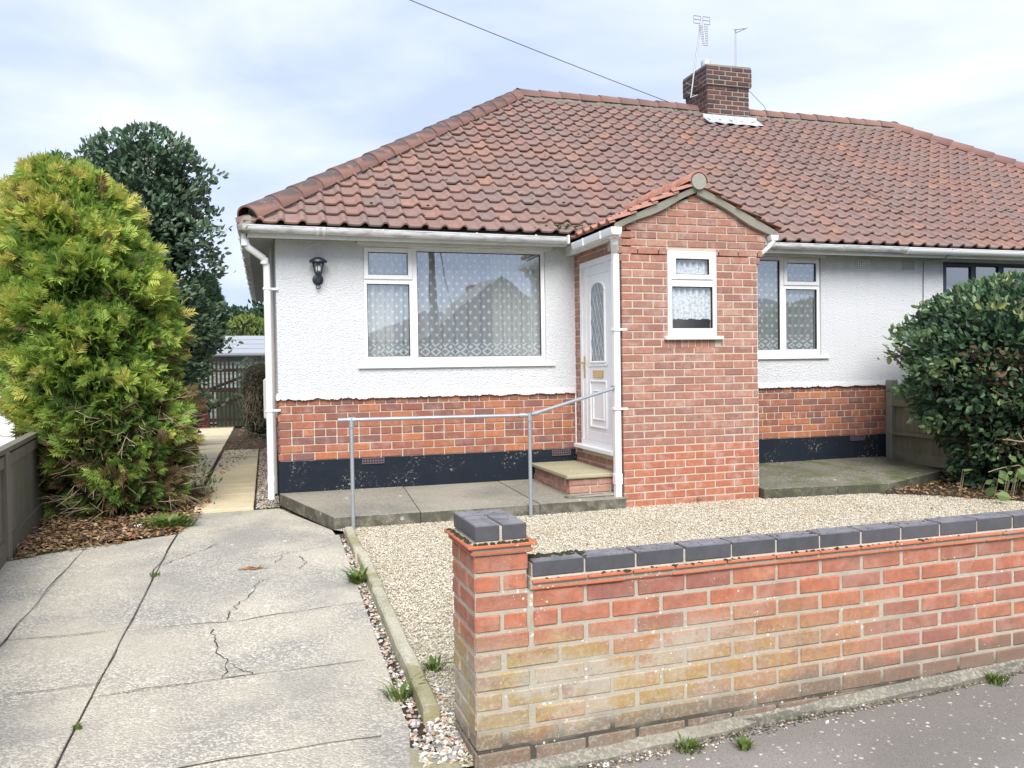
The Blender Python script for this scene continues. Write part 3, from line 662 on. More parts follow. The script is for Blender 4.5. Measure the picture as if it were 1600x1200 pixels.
# window notch stays clear: raise the prism's foot above the frame
put('porch_gable', gz, MORT, house) if False else None
b0 = [(3.142, 2.515), (4.803, 2.515), (4.803, 2.74), (APX, APZ - .01), (3.142, 2.74)]
gz = MB(); gz.add([(x, PY + .008, z) for x, z in b0] + [(x, PY + .2, z) for x, z in b0], [(0, 1, 2, 3, 4), (9, 8, 7, 6, 5)] + [(i, (i + 1) % 5, 5 + (i + 1) % 5, 5 + i) for i in range(5)])
put('porch_gable', gz, MORT, house)
NR = 41; pc = []
SOLD = (3.62, 4.28, 1.545, 1.63)
for r in range(NR):
    z0 = -.015 + r * .0752
    if z0 > 3.0: break
    zc = z0 + .0376
    if zc < 2.36: a, b = PX0, PX1
    elif zc < 2.44: a, b = PX0 - .028, PX1 + .035
    elif zc < 2.515: a, b = PX0 - .048, PX1 + .07
    else: a, b = PX0 - .065, PX1 + .10
    cl = (lambda z: (max(a, gl(z)[0]), min(b, gl(z)[1])))
    cs = courses(a, b, z0, 1, .0752, 9, holes=[PW, SOLD], pitch=.2235, clip=cl) if r % 2 else None
    if r % 2 == 0:
        cs = []
        x = a; first = .112
        full = courses(a - .1118, b, z0, 1, .0752, 9, holes=[PW, SOLD], pitch=.2235, clip=lambda z: (max(a + .005, gl(z)[0]), min(b, gl(z)[1])))
        cs = full
    pc += cs
lowm = brickmat('brick_porch_foot', [(.50, .16, .085), (.46, .14, .08), (.54, .18, .09), (.42, .13, .08)], efflo=.2)
soldier = [(SOLD[0] + .0375 + k * .075, 1.588, .065, .082) for k in range(8)]
for (x, z, Lb, Hb) in soldier: pc.append((x, z, Lb, Hb))
pc_s = sorted([b for b in pc if b[1] >= .56], key=lambda b: -b[2])
lay(FP, [b for b in pc if b[1] < .56], lowm, B_PORCH_S, pw, cap=300, D=.1)
rest_p = lay(FP, pc_s, B_PORCH, B_PORCH_S, pw, cap=300, D=.1)
# corbel returns and porch sides, joined
sd_l = courses(0.0, .172, -.015, 36, .0752, 0, pitch=.19) + courses(.175, 1.13, -.015, 6, .0752, 1) + courses(1.133, 1.27, -.015, 36, .0752, 0, pitch=.3) + courses(.175, 1.13, 2.50, 3, .0752, 1)
mbs = lay(FD, sd_l, B_PORCH, B_PORCH_S, pw, cap=0)
mbs.v += []; 
m2 = lay(plane_frame((PX1, PY, 0), (0, 1, 0), (0, 0, 1), (1, 0, 0)), courses(0, 1.27, -.015, 36, .0752, 1), B_PORCH, B_PORCH_S, pw, cap=0)
mbs.add(m2.v, m2.f); mbs.add(rest_p.v, rest_p.f)
put('joined_bricks', mbs, B_PORCH_S, pw, kind='stuff')
mbh = lay(F0, left_h + right, B_HOUSE, B_HOUSE_S, brw, cap=0)
sl = courses(.0, DEP, .462, 8, PH, 1); FL = plane_frame((0, DEP, 0), (0, -1, 0), (0, 0, 1), (-1, 0, 0))
put('brick_base_side', MB().box(.008, .236, .462, .2, DEP, 1.09), MORT, house)
m3 = lay(plane_frame((-.0135, DEP, 0), (0, -1, 0), (0, 0, 1), (-1, 0, 0)), sl, B_HOUSE, B_HOUSE_S, brw, cap=0); mbh.add(m3.v, m3.f)
put('joined_bricks', mbh, B_HOUSE_S, brw, kind='stuff')
# silicone / pointing strips where porch meets house
put('corner_sealant', MB().box(PX1 - .002, -.03, .1, PX1 + .012, -.016, 2.7).box(PX0 - .012, -.018, .48, PX0 + .001, -.006, 1.1), UPVC, house)

# ---- windows
def vcurtain(M, x0, x1, z0, z1, y, m, name, parent, wl=.085, amp=.016, dens=1.25, scallop=0):
    n = max(24, int((x1 - x0) / .008)); V = []; UV = []; F = []; rows_ = 8; u = 0; lx = ly = None
    ph = rnd.uniform(0, 6)
    cols_ = []
    for i in range(n + 1):
        x = x0 + (x1 - x0) * i / n; f = math.sin(x / wl * 6.28 + ph + 1.3 * math.sin(x * 5.1)); sh = math.copysign(abs(f) ** .7, f)
        yy = y + amp * sh
        if lx is not None: u += math.hypot(x - lx, (yy - ly)) 
        lx, ly = x, yy; cols_.append((x, yy, u))
    for j in range(rows_ + 1):
        t = j / rows_
        for (x, yy, uu) in cols_:
            zz = z0 + (z1 - z0) * t
            if scallop and j == 0: zz += scallop * abs(math.sin(uu / .06 * 3.14159))
            V.append(M @ Vector((x + .012 * (1 - t) * math.sin(x * 9), yy * 1.0 + (yy - y) * .5 * (1 - t), zz))); UV.append((uu, zz - z0))
    for j in range(rows_):
        for i in range(n): q = j * (n + 1) + i; F.append((q, q + 1, q + n + 2, q + n + 1))
    return link(name, me_np(name, [tuple(v) for v in V], F, True, uv=UV), m, parent)
def ring(mb, M, x0, x1, z0, z1, wdt, y0, y1, b=.003):
    mb.bbox(x0, y0, z0, x0 + wdt, y1, z1, b, M); mb.bbox(x1 - wdt, y0, z0, x1, y1, z1, b, M)
    mb.bbox(x0 + wdt, y0, z0, x1 - wdt, y1, z0 + wdt, b, M); mb.bbox(x0 + wdt, y0, z1 - wdt, x1 - wdt, y1, z1, b, M)
def window(M, box, lights, label=None, m=None, y0=.012, sill=None, nets=True, gl_=None):
    x0, x1, z0, z1 = box; m = m or UPVC
    mb = MB(); fm = holed_wall(M @ Matrix.Translation((0, y0, 0)), x0 + .002, x1 - .002, z0, z1 - .002, [l[:4] for l in lights], .07)
    wobj = link('window', fm, m, house, label=label)
    for (a, b, c, d, opening) in lights:
        if opening:
            cs = MB(); e = .034; ring(cs, M, a - e, b + e, c - e, d + e, e + .014, y0 - .016, y0 + .03, .005)
            put('casement', cs, m, wobj)
            gk = MB(); ring(gk, M, a + .014, b - .014, c + .014, d - .014, .006, y0 - .006, y0 + .02, .001); put('gasket', gk, GASKET, wobj)
            gx = .018; yy = y0 + .010
        else:
            cs = MB(); ring(cs, M, a, b, c, d, .008, y0 - .006, y0 + .03, .003); put('glazing_bead', cs, m, wobj)
            gk = MB(); ring(gk, M, a + .008, b - .008, c + .008, d - .008, .006, y0 + .004, y0 + .03, .001); put('gasket', gk, GASKET, wobj)
            gx = .01; yy = y0 + .022
        g = MB().box(a + gx, yy, c + gx, b - gx, yy + .004, d - gx, M); put('pane', g, gl_ or GLASS, wobj)
    if sill:
        sb = MB().bbox(sill[0], -.05, z0 - sill[2], sill[1], .06, z0 - .001, .005, M); put('sill', sb, m, wobj)
    return wobj
w1 = window(F0, WIN1, [(1.421, 2.816, 1.495, 2.63, 0), (.893, 1.353, 1.504, 2.278, 0), (.905, 1.345, 2.352, 2.615, 1)], 'large three-light living room window with star-patterned net curtains', sill=(.79, 2.95, .034))
vcurtain(F0, .87, 1.44, 1.46, 2.66, .085, NET, 'net_curtain', w1, .11)
vcurtain(F0, 1.40, 2.85, 1.46, 2.66, .09, NET, 'net_curtain', w1, .13)
vcurtain(F0, .87, 1.22, 1.3, 2.70, .24, DRAPE, 'drape', w1, .06, .02); vcurtain(F0, 2.30, 2.86, 1.3, 2.70, .24, DRAPE, 'drape', w1, .06, .02)
w2_ = window(F0, WIN2, [(4.90, 5.885, 1.535, 2.635, 0), (5.955, 6.415, 1.54, 2.29, 0), (5.965, 6.405, 2.362, 2.615, 1)], 'bedroom window right of the porch with white net curtains', sill=(4.80, 6.55, .034))
vcurtain(F0, 4.88, 5.93, 1.50, 2.66, .085, NET, 'net_curtain', w2_, .12); vcurtain(F0, 5.90, 6.44, 1.50, 2.66, .085, NET, 'net_curtain', w2_, .10)
w3 = window(F0, WIN3, [(8.37, 8.82, 1.50, 2.22, 0), (8.38, 8.81, 2.29, 2.62, 1), (8.88, 9.28, 1.5, 2.63, 0), (9.35, 10.55, 1.5, 2.63, 0)], 'dark grey framed window of the right-hand half, behind the bush', m=DARKFR)
vcurtain(F0, 8.34, 10.58, 1.46, 2.4, .4, DRAPE, 'drape', w3, .2, .05)
FPw = FP @ Matrix.Translation((0, .0, 0))
w4 = window(FPw, PW, [(3.728, 4.197, 1.735, 2.165, 0), (3.762, 4.163, 2.262, 2.445, 1)], 'small white porch window with floral lace curtain', y0=-.006, sill=(3.645, 4.29, .036), gl_=GLASS_P)
vcurtain(FPw, 3.71, 4.22, 1.83, 2.48, .045, LACE, 'lace_curtain', w4, .07, .012, scallop=.012)
put('window_board', MB().box(3.69, PY + .1, 1.66, 4.235, PY + .3, 1.70), DRAPE, w4)
put('lining', MB().box(3.4, -.9, 1.2, 4.6, -.88, 2.6), INTER, house)
put('window_head', MB().bbox(.80, -.058, 2.669, 2.92, .05, 2.728, .006).bbox(.84, -.04, 2.655, 2.875, .04, 2.669, .003), FASCIA, house)
put('window_head', MB().bbox(4.8, -.05, 2.674, 6.5, .05, 2.728, .006), FASCIA, house)

# ---- door in the porch side
door = link('front_door', holed_wall(FD @ Matrix.Translation((0, -.004, 0)), DO[0], DO[1], DO[2] + .045, DO[3], [(DO[0] + .06, DO[1] - .06, DO[2] + .10, DO[3] - .06)], .075), UPVC, house, label='white panelled front door with arched leaded glass')
dl, dr, db, dt = DO[0] + .06, DO[1] - .06, DO[2] + .10, DO[3] - .06
lf = MB(); ring(lf, FD, dl + .003, dr - .003, db, dt, .10, .002, .05, .006)
lf.bbox(dl + .1, .006, db + .1, dr - .1, .045, dt - .1, .004, FD); put('door_leaf', lf, UPVC, door)
cxd = (dl + dr) / 2; gw = .19
mo = MB()
def arch(mb, hw, za, zb, rise, wd, yy0, yy1):
    pts = [(cxd - hw, za), (cxd - hw, zb)] + [(cxd + hw * math.cos(math.pi - math.pi * k / 10), zb + rise * math.sin(math.pi * k / 10)) for k in range(1, 10)] + [(cxd + hw, zb), (cxd + hw, za), (cxd - hw, za)]
    for p, q in zip(pts, pts[1:]):
        a, b = FD @ Vector((p[0], (yy0 + yy1) / 2, p[1])), FD @ Vector((q[0], (yy0 + yy1) / 2, q[1])); mb.tube([a, b], wd, 6)
arch(mo, gw, 1.42, 2.16, .10, .016, .002, .008)
def rect(mb, hw, za, zb, wd): 
    pts = [(cxd - hw, za), (cxd - hw, zb), (cxd + hw, zb), (cxd + hw, za), (cxd - hw, za)]
    for p, q in zip(pts, pts[1:]): mb.tube([FD @ Vector((p[0], .004, p[1])), FD @ Vector((q[0], .004, q[1]))], wd, 6)
rect(mo, .21, .74, 1.22, .013); rect(mo, .14, .82, 1.12, .010); rect(mo, .24, 1.385, 1.388, .01)
put('door_moulding', mo, UPVC, door)
gp = [(cxd - gw, 1.42), (cxd - gw, 2.16)] + [(cxd + gw * math.cos(math.pi - math.pi * k / 10), 2.16 + .10 * math.sin(math.pi * k / 10)) for k in range(1, 10)] + [(cxd + gw, 2.16), (cxd + gw, 1.42)]
gm = MB(); gm.add([FD @ Vector((p[0], .0025, p[1])) for p in gp], [tuple(range(len(gp)))]); 
ld_t = NT('leaded_door_glass'); _c = ld_t.mix(ld_t.noise(14, 3), (.10, .13, .15), (.30, .34, .37)); ld_t.pr(_c, .12, ld_t.bump(ld_t.noise(60, 3), .5, .004), .7); put('door_pane', gm, ld_t.m, door)
lead = MB()
for k in range(-8, 9):
    for s in (1, -1):
        pts = []
        for t in range(0, 41):
            zz = 1.42 + .84 * t / 40; xx = cxd + k * .09 + s * (zz - 1.84) * .42
            top = 2.16 + .10 * math.sqrt(max(0, 1 - ((xx - cxd) / gw) ** 2))
            if abs(xx - cxd) < gw and zz < top: pts.append(FD @ Vector((xx, 0.0, zz)))
        if len(pts) > 1: lead.tube([pts[0], pts[-1]], .0035, 4)
put('lead_came', lead, LEAD, door)
put('letterbox', MB().bbox(cxd - .13, -.008, 1.26, cxd + .13, .01, 1.335, .004, FD), GOLD, door)
hd = MB().bbox(dl + .03, -.006, 1.25, dl + .06, .01, 1.49, .004, FD); hd.tube([FD @ Vector((dl + .045, 0, 1.42)), FD @ Vector((dl + .045, -.05, 1.42)), FD @ Vector((dl + .15, -.05, 1.41))], .009, 8); put('door_handle', hd, GOLD, door)
put('door_sill', MB().bbox(DO[0] - .06, -.075, DO[2] + .0, DO[1] + .02, .08, DO[2] + .044, .006, FD), UPVC, door)

# ---- step by the door
st = thing('doorstep', 'stone-topped brick doorstep beside the white front door', 'step', (2.93, -.57, .14))
sb = link('step_body', MB().box(2.70, -1.095, -.05, 3.188, -.02, .285).mesh(), MORT, st)
FS = plane_frame((2.69, -1.105, 0), (1, 0, 0), (0, 0, 1), (0, -1, 0)); FS2 = plane_frame((2.69, 0, 0), (0, -1, 0), (0, 0, 1), (-1, 0, 0))
for fr_, it in ((FS, [(.11, .170, .21, .064), (.33, .170, .20, .064), (.47, .170, .05, .064), (.15, .245, .29, .066), (.40, .245, .19, .066)]),
                (FS2, [(.055 + .225 * k, .170, .215, .064) for k in range(5)] + [(.16 + .225 * k, .245, .215, .066) for k in range(5)][:4] + [(1.055, .245, .10, .066), (1.03, .17, .14, .064)][:1])):
    for (x, z, Lb, Hb) in it:
        o = link('brick', brick_mesh(Lb, Hb, .05, B_PORCH), None, sb); o.matrix_local = fr_ @ Matrix.Translation((x, 0, z))
put('step_slab', MB().bbox(2.655, -1.135, .285, 3.190, -.012, .325, .008, jit=.002), STEPC, st)
put('footing', MB().bbox(2.62, -1.20, -.05, 3.19, -1.10, .13, .02, jit=.01), SLABC, st)

# ------------------------------------------------------------------ ROOF
EX, EY, EZ, RUN, TN = -.30, -.35, 2.80, 4.04, .69
LX = W_ + .60; TH = math.atan(TN); CT, ST = math.cos(TH), math.sin(TH); SL = RUN / CT; NROW = 20; GA = SL / NROW
LY = 2 * RUN
corners = [(EX, EY), (EX + LX, EY), (EX + LX, EY + LY), (EX, EY + LY)]
rfv = [(x, y, EZ - .035) for x, y in corners] + [(EX + RUN, EY + RUN, EZ - .035 + RUN * TN), (EX + LX - RUN, EY + RUN, EZ - .035 + RUN * TN)]
rd = MB(); rd.add(rfv, [(0, 1, 5, 4), (2, 3, 4, 5), (1, 2, 5), (3, 0, 4), (3, 2, 1, 0)])
roof = put('roof', rd, BEDM, house)
PROF = [(0, .003), (.035, 0), (.075, -.001), (.115, .001), (.132, .009), (.145, .025), (.163, .037), (.183, .034), (.200, .018), (.212, .003)]
TW, TL, TT = .2, .30, .019
def tile_verts():
    V = []; n = len(PROF)
    for (v, dz) in ((0, .036), (TL, .0)):
        for (u, h) in PROF: V.append((u, v, h + dz))
    for (u, h) in PROF: V.append((u, 0, h + .036 - TT))
    for (u, h) in PROF: V.append((u, .06, h + .024 - TT))
    F = []
    for i in range(n - 1): F.append((i, i + 1, n + i + 1, n + i)); F.append((2 * n + i, 2 * n + i + 1, i + 1, i)); F.append((3 * n + i, 3 * n + i + 1, 2 * n + i + 1, 2 * n + i))
    return np.array(V), np.array(F)
TV, TF = tile_verts()
tile_me = me_np('roof_tile', TV, TF); tile_me.materials.append(TILE)
for p_ in tile_me.polygons: p_.use_smooth = p_.index % 3 == 0
try: tile_me.set_sharp_from_angle(angle=R(50))
except Exception: pass
def slope_frame(o, u, v, n): return Matrix(((u[0], v[0], n[0], o[0]), (u[1], v[1], n[1], o[1]), (u[2], v[2], n[2], o[2]), (0, 0, 0, 1)))
slopes = [((EX, EY, EZ), (1, 0, 0), (0, CT, ST), LX), ((EX + LX, EY, EZ), (0, 1, 0), (-CT, 0, ST), LY), ((EX + LX, EY + LY, EZ), (-1, 0, 0), (0, -CT, ST), LX), ((EX, EY + LY, EZ), (0, -1, 0), (CT, 0, ST), LY)]
cpos = cam.matrix_world.translation
cand = []; JV = []; JF = []; nb = 0
def in_frame(p):
    q = cam.matrix_world.inverted() @ p; 
    return q.z < 0 and abs(q.x / -q.z) < .63
CH = (6.86, 7.62, 3.3, 4.02)
for si, (o, u, v, LU) in enumerate(slopes):
    nrm = Vector(u).cross(Vector(v)); M = slope_frame(o, u, v, nrm); ncol = int(LU / TW) + 2
    for r in range(NROW):
        v0 = r * GA - .035
        tmid = (r + .5) * GA * CT
        for c in range(-1, ncol):
            u0 = c * TW - .02 + .0
            lo, hi = tmid, LU - tmid
            if u0 + TW < lo - .02 or u0 > hi + .02: continue
            inside = u0 > lo + .16 and u0 + TW < hi - .16 and r < NROW - 1
            cpt = M @ Vector((u0 + .1, v0 + .12, .03))
            if CH[0] + .06 < cpt.x < CH[1] - .06 and CH[2] + .05 < cpt.y < CH[3]: continue
            cand.append((si, inside, (cpt - cpos).length if (si == 0 and inside and in_frame(cpt)) else 1e9, M, u0, v0, lo, hi, LU))
cand.sort(key=lambda t: t[2])
NT_IND = 300
for k, (si, inside, dist, M, u0, v0, lo, hi, LU) in enumerate(cand):
    jz = rnd.uniform(-.003, .004); jr = rnd.gauss(0, .013); jv = rnd.gauss(0, .005)
    T = M @ Matrix.Translation((u0, v0 + jv, jz)) @ Matrix.Rotation(jr, 4, 'Z') @ Matrix.Rotation(rnd.gauss(0, .006), 4, 'X')
    if k < NT_IND and dist < 1e8:
        t_ = link('roof_tile', tile_me, None, roof); t_.matrix_local = T
    else:
        P_ = np.array([list(Matrix.Translation((u0, v0 + jv, jz)) @ Matrix.Rotation(jr, 4, 'Z') @ Vector(v)) for v in TV])
        if not inside:
            vv = np.clip(P_[:, 1], 0, SL); P_[:, 1] = np.minimum(P_[:, 1], SL); tt = vv * CT
            P_[:, 0] = np.minimum(np.maximum(P_[:, 0], tt - .0), LU - tt + .0)
        Mn = np.array(M); P_ = P_ @ Mn[:3, :3].T + Mn[:3, 3]
        JV.append(P_); JF.append(TF + nb); nb += len(TV)
link('joined_roof_tiles', me_np('joined_roof_tiles', np.concatenate(JV), np.concatenate(JF)), TILE_S, roof, kind='stuff')
# ridge and hip tiles
def ridge_mesh(r, ln, n=12, th=.018, taper=.014, m=RIDGE):
    V = []; F = []
    for (yy, rr) in ((0, r + taper), (ln, r - .002)):
        for k in range(n + 1):
            a = math.pi * k / n; V.append((rr * math.cos(a), yy, rr * math.sin(a)))
    for (yy, rr) in ((0, r + taper - th),):
        for k in range(n + 1):
            a = math.pi * k / n; V.append((rr * math.cos(a), yy, rr * math.sin(a)))
    N_ = n + 1
    for k in range(n): F.append((k, k + 1, N_ + k + 1, N_ + k)); F.append((2 * N_ + k, 2 * N_ + k + 1, k + 1, k))
    me = me_np('ridge', V, F, False); me.materials.append(m)
    for p_ in me.polygons: p_.use_smooth = p_.index % 2 == 0
    return me
RT = ridge_mesh(.125, .40)
def along(p0, p1, step, parent, me, up=(0, 0, 1), drop=.055, name='ridge_tile', skip=None, indiv=True):
    p0, p1 = Vector(p0), Vector(p1); d = (p1 - p0); Ld = d.length; d.normalize(); n = max(1, round(Ld / step)); s = Ld / n
    x = d.cross(Vector(up)).normalized(); z = x.cross(d).normalized()
    for i in range(n):
        p = p0 + d * (i * s) - z * drop
        if skip and skip(p + d * s * .5): continue
        j = Vector((rnd.gauss(0, .003), rnd.gauss(0, .003), rnd.gauss(0, .003)))
        M = Matrix(((x.x, d.x, z.x, p.x + j.x), (x.y, d.y, z.y, p.y + j.y), (x.z, d.z, z.z, p.z + j.z), (0, 0, 0, 1)))
        o = link(name, me, None, parent); o.matrix_local = M @ Matrix.Rotation(rnd.gauss(0, .008), 4, 'X')
def bed(p0, p1, r, drop, m=BEDM, name='mortar_bedding', parent=None):
    p0, p1 = Vector(p0), Vector(p1); n = int((p1 - p0).length / .06); pts = [p0.lerp(p1, i / n) - Vector((0, 0, drop)) for i in range(n + 1)]
    mb = MB().tube(pts, r, 10); mb.v = [tuple(Vector(v) + Vector((rnd.gauss(0, .007), rnd.gauss(0, .007), rnd.gauss(0, .007)))) for v in mb.v]
    return put(name, mb, m, parent, smooth=True)
RZ = EZ + RUN * TN
RA, RB = (EX + RUN, EY + RUN, RZ + .06), (EX + LX - RUN, EY + RUN, RZ + .06)
chs = lambda p: CH[0] - .05 < p.x < CH[1] + .05 and abs(p.y - 3.69) < .2
e_ = -.035
hips = [((EX - e_, EY - e_, EZ + .085), RA), ((EX + LX + e_, EY - e_, EZ + .05), RB), ((EX + LX + e_, EY + LY + e_, EZ + .05), RB), ((EX - e_, EY + LY + e_, EZ + .05), RA)]
for a, b in hips: along(a, b, .345, roof, RT); bed(Vector(a).lerp(Vector(b), .02), b, .112, .085, parent=roof)
along(RA, RB, .345, roof, RT, skip=chs); bed(RA, RB, .125, .095, parent=roof)
put('hip_end_mortar', MB().lathe([(.0, .03), (.06, .02), (.09, 0), (.095, -.05)], EX + .01, EY + .01, EZ + .0, 12, Matrix.Rotation(R(60), 3, Vector((1, -1, 0)))), BEDM, roof)

# fascia, soffit, gutter
put('soffit', MB().box(EX + .03, EY + .07, 2.70, EX + LX - .03, .0 - .018, 2.712).box(EX + .03, -.018, 2.70, -.014, EY + LY, 2.712), SOFFIT, house)
put('fascia', MB().bbox(EX + .02, EY + .05, 2.668, 3.00, EY + .072, 2.795, .003).bbox(4.86, EY + .05, 2.668, EX + LX, EY + .072, 2.795, .003).bbox(EX + .015, EY + .05, 2.668, EX + .037, EY + LY, 2.795, .003), FASCIA, house)
def gutter(p0, p1, r, m, name='gutter', parent=house, square=False):
    p0, p1 = Vector(p0), Vector(p1); d = (p1 - p0).normalized(); x = d.cross(Vector((0, 0, 1))).normalized(); V = []; F = []; n = 10
    if square: prof = [(-r, 0), (-r, -r * .55), (-r * .82, -r * 1.25), (r * .82, -r * 1.25), (r, -r * .55), (r, 0)]
    else: prof = [(-r * 1.06, .0), (-r * 1.06, -.008)] + [(r * math.cos(math.pi + math.pi * k / n), r * math.sin(math.pi + math.pi * k / n) - .008) for k in range(n + 1)] + [(r * 1.06, -.008), (r * 1.06, 0)]
    inner = [(a * .93, b * .93 + .0) for a, b in prof][::-1]; pr = prof + inner; N_ = len(pr)
    for p in (p0, p1):
        for a, b in pr: V.append(tuple(p + x * a + Vector((0, 0, b))))
    for k in range(N_): F.append((k, (k + 1) % N_, N_ + (k + 1) % N_, N_ + k))
    mb = MB().add(V, F)
    for e in (0, N_): mb.f.append(tuple(e + k for k in range(len(prof))))
    return put(name, mb, m, parent, smooth=True)
GY = EY + .0; GZ = 2.775
g1 = gutter((EX - .005, GY, GZ), (2.985, GY, GZ - .02), .058, GUTTER); g2 = gutter((4.875, GY, GZ), (7.42, GY, GZ), .058, GUTTER); g3 = gutter((7.42, GY, GZ - .004), (EX + LX, GY, GZ), .066, GUTTER_N)
g4 = gutter((EX + .0, EY + .055, GZ), (EX + .0, EY + LY, GZ), .055, GUTTER)
def bracket(x, g, m, r=.063, wd=.02, y=GY, z=GZ):
    mb = MB(); n = 10; V = []
    for dx in (-wd / 2, wd / 2):
        for rr in (r, r - .006):
            for k in range(n + 1): a = math.pi + math.pi * k / n; V.append((x + dx, y + rr * math.cos(a) * 1.04, z - .006 + rr * math.sin(a)))
    N_ = n + 1; F = []
    for k in range(n): F += [(k, k + 1, 2 * N_ + k + 1, 2 * N_ + k), (k, k + 1, N_ + k + 1, N_ + k), (2 * N_ + k, 2 * N_ + k + 1, 3 * N_ + k + 1, 3 * N_ + k)]
    mb.add(V, F); mb.box(x - wd / 2, y + .03, z - .075, x + wd / 2, y + .055, z - .03)
    put('gutter_bracket', mb, m, g)
for x in (.02, 1.02, 1.98, 2.62): bracket(x, g1, GUTTER)
for x in (.54, .60): bracket(x - .15, g1, GUTTER_N, .066, .028)
for x in (5.6, 6.5, 7.3): bracket(x, g2, GUTTER)
for x in (7.44, 8.2, 9.2, 10.2, 11.2, 12.2): bracket(x, g3, GUTTER_N, .071, .022)
put('gutter_end', MB().bbox(2.978, GY - .064, GZ - .09, 3.0, GY + .064, GZ + .002, .004), GUTTER_N, g1)
for k in range(9):
    y = EY + .5 + k * .75; mb = MB().tube([(EX, y, GZ - .015), (EX, y + .03, GZ - .015)], .068, 14); put('gutter_bracket', MB().bbox(EX - .064, y, GZ - .07, EX + .06, y + .03, GZ - .002, .02), GUTTER, g4)
# down pipes
dp = MB().tube([(EX + .01, EY + .12, GZ - .05), (EX + .01, EY + .12, GZ - .13), (EX + .035, EY + .13, GZ - .19), (-.125, -.10, 2.50), (-.095, -.065, 2.43), (-.092, -.06, 2.36), (-.092, -.06, .10)], .034, 14)
dpo = put('downpipe', dp, GUTTER_N, house, smooth=True)
for z in (2.47, 2.56, GZ - .15, .3): 
    c_ = {2.47: (-.112, -.085), 2.56: (-.2, -.15)}.get(z, (EX + .012, EY + .12) if z > 2 else (-.092, -.06))
    if z in (2.56,): continue
    put('pipe_collar', MB().tube([(c_[0], c_[1], z - .03), (c_[0], c_[1], z + .03)], .039, 14), GUTTER_N, dpo, smooth=True)
for z in (2.20, .985): put('pipe_bracket', MB().tube([(-.092, -.06, z - .011), (-.092, -.06, z + .011)], .042, 14).box(-.09, -.045, z - .011, .012, -.012, z + .011), GUTTER_N, dpo)
sp = put('soil_pipe', MB().tube([(-.045, .3, .1), (-.045, .3, 2.66)], .02, 8), simple('grey_conduit', (.45, .42, .40), .6), house)
# porch pipe (square) and porch gutters
pp = MB().bbox(3.118, -1.262, .02, 3.182, -1.198, 2.47, .006).bbox(3.112, -1.268, .22, 3.188, -1.192, .33, .006)
ppo = put('porch_downpipe', pp, GUTTER_N, house)
for z in (.95, 1.72): put('pipe_bracket', MB().bbox(3.105, -1.275, z, 3.25, -1.19, z + .022, .003), GUTTER_N, ppo)
put('pipe_offset', MB().tube([(3.10, -1.33, 2.64), (3.10, -1.33, 2.56), (3.15, -1.23, 2.49), (3.15, -1.23, 2.44)], .038, 6).bbox(3.055, -1.40, 2.60, 3.14, -1.28, 2.70, .01), GUTTER_N, ppo)
gp_ = gutter((3.065, -1.46, 2.69), (3.065, -.42, 2.69), .055, GUTTER_N, square=True); gp_.name = 'porch_gutter'
for y in (-.75, -1.2): put('gutter_bracket', MB().bbox(3.005, y, 2.615, 3.125, y + .02, 2.692, .003), GUTTER_N, gp_)
gp2 = gutter((4.875, -1.34, 2.69), (4.875, -.36, 2.69), .042, GUTTER_N, square=True); gp2.name = 'porch_gutter'
put('porch_soffit', MB().bbox(3.09, -1.28, 2.60, 3.125, -.02, 2.70, .003).box(3.125, -1.25, 2.62, 3.2, -.02, 2.64), FASCIA, house)
put('porch_soffit', MB().bbox(4.83, -1.24, 2.60, 4.86, -.38, 2.70, .003), FASCIA, house)
put('edge_sealant', MB().bbox(4.711, -1.245, .03, 4.729, -1.215, 2.45, .003), GUTTER_N, house)
put('pipe_stub', MB().tube([(4.87, -1.34, 2.63), (4.83, -1.30, 2.57), (4.77, -1.24, 2.50)], .022, 8), GUTTER_N, gp2, smooth=True)

# porch roof
PRZ = 3.14; ptan = (PRZ - 2.735) / .90
pdk = MB(); pdk.add([(3.08, -1.33, 2.73), (APX, -1.33, PRZ), (4.90, -1.33, 2.73), (3.08, .0, 2.73), (APX, .16, PRZ), (4.90, .0, 2.73)], [(0, 1, 4, 3), (1, 2, 5, 4)])
proof = put('porch_roof', pdk, BEDM, house)
pth_ = math.atan(ptan); JV = []; JF = []; nb = 0
for side in (0, 1):
    if side == 0: o, u, v = (3.05, 0.1, 2.725), (0, -1, 0), (math.cos(pth_), 0, math.sin(pth_))
    else: o, u, v = (4.93, -1.36, 2.725), (0, 1, 0), (-math.cos(pth_), 0, math.sin(pth_))
    nrm = Vector(u).cross(Vector(v)); M = slope_frame(o, u, v, nrm); Mn = np.array(M)
    for r in range(4):
        for c in range(8):
            u0 = (1.46 - (c + 1) * .2 - .012) if side == 0 else c * .2
            if u0 < (-.1 if side == 0 else -.05) or (side == 1 and c > 7): continue
            P_ = TV + np.array([u0, r * .25, rnd.uniform(-.002, .003)]); P_[:, 1] = np.minimum(P_[:, 1], 1.02); P_ = P_ @ Mn[:3, :3].T + Mn[:3, 3]
            mt = me_np('porch_tile', P_, TF); mt.materials.append(PTILE_S); link('porch_tile', mt, None, proof)
prm = ridge_mesh(.105, .42, m=None) if False else None
PRT = ridge_mesh(.098, .36); PRT.materials.clear(); PRT.materials.append(PTILE_S)
along((APX, -1.36, PRZ + .085), (APX, .16, PRZ + .085), .31, proof, PRT, drop=.045)
put('ridge_end_disc', MB().lathe([(0, 0), (.08, 0), (.08, .03), (0, .03)], APX, -1.335, PRZ + .045, 20, Matrix.Rotation(R(90), 3, 'X')), VERGE, proof)
vg = MB()
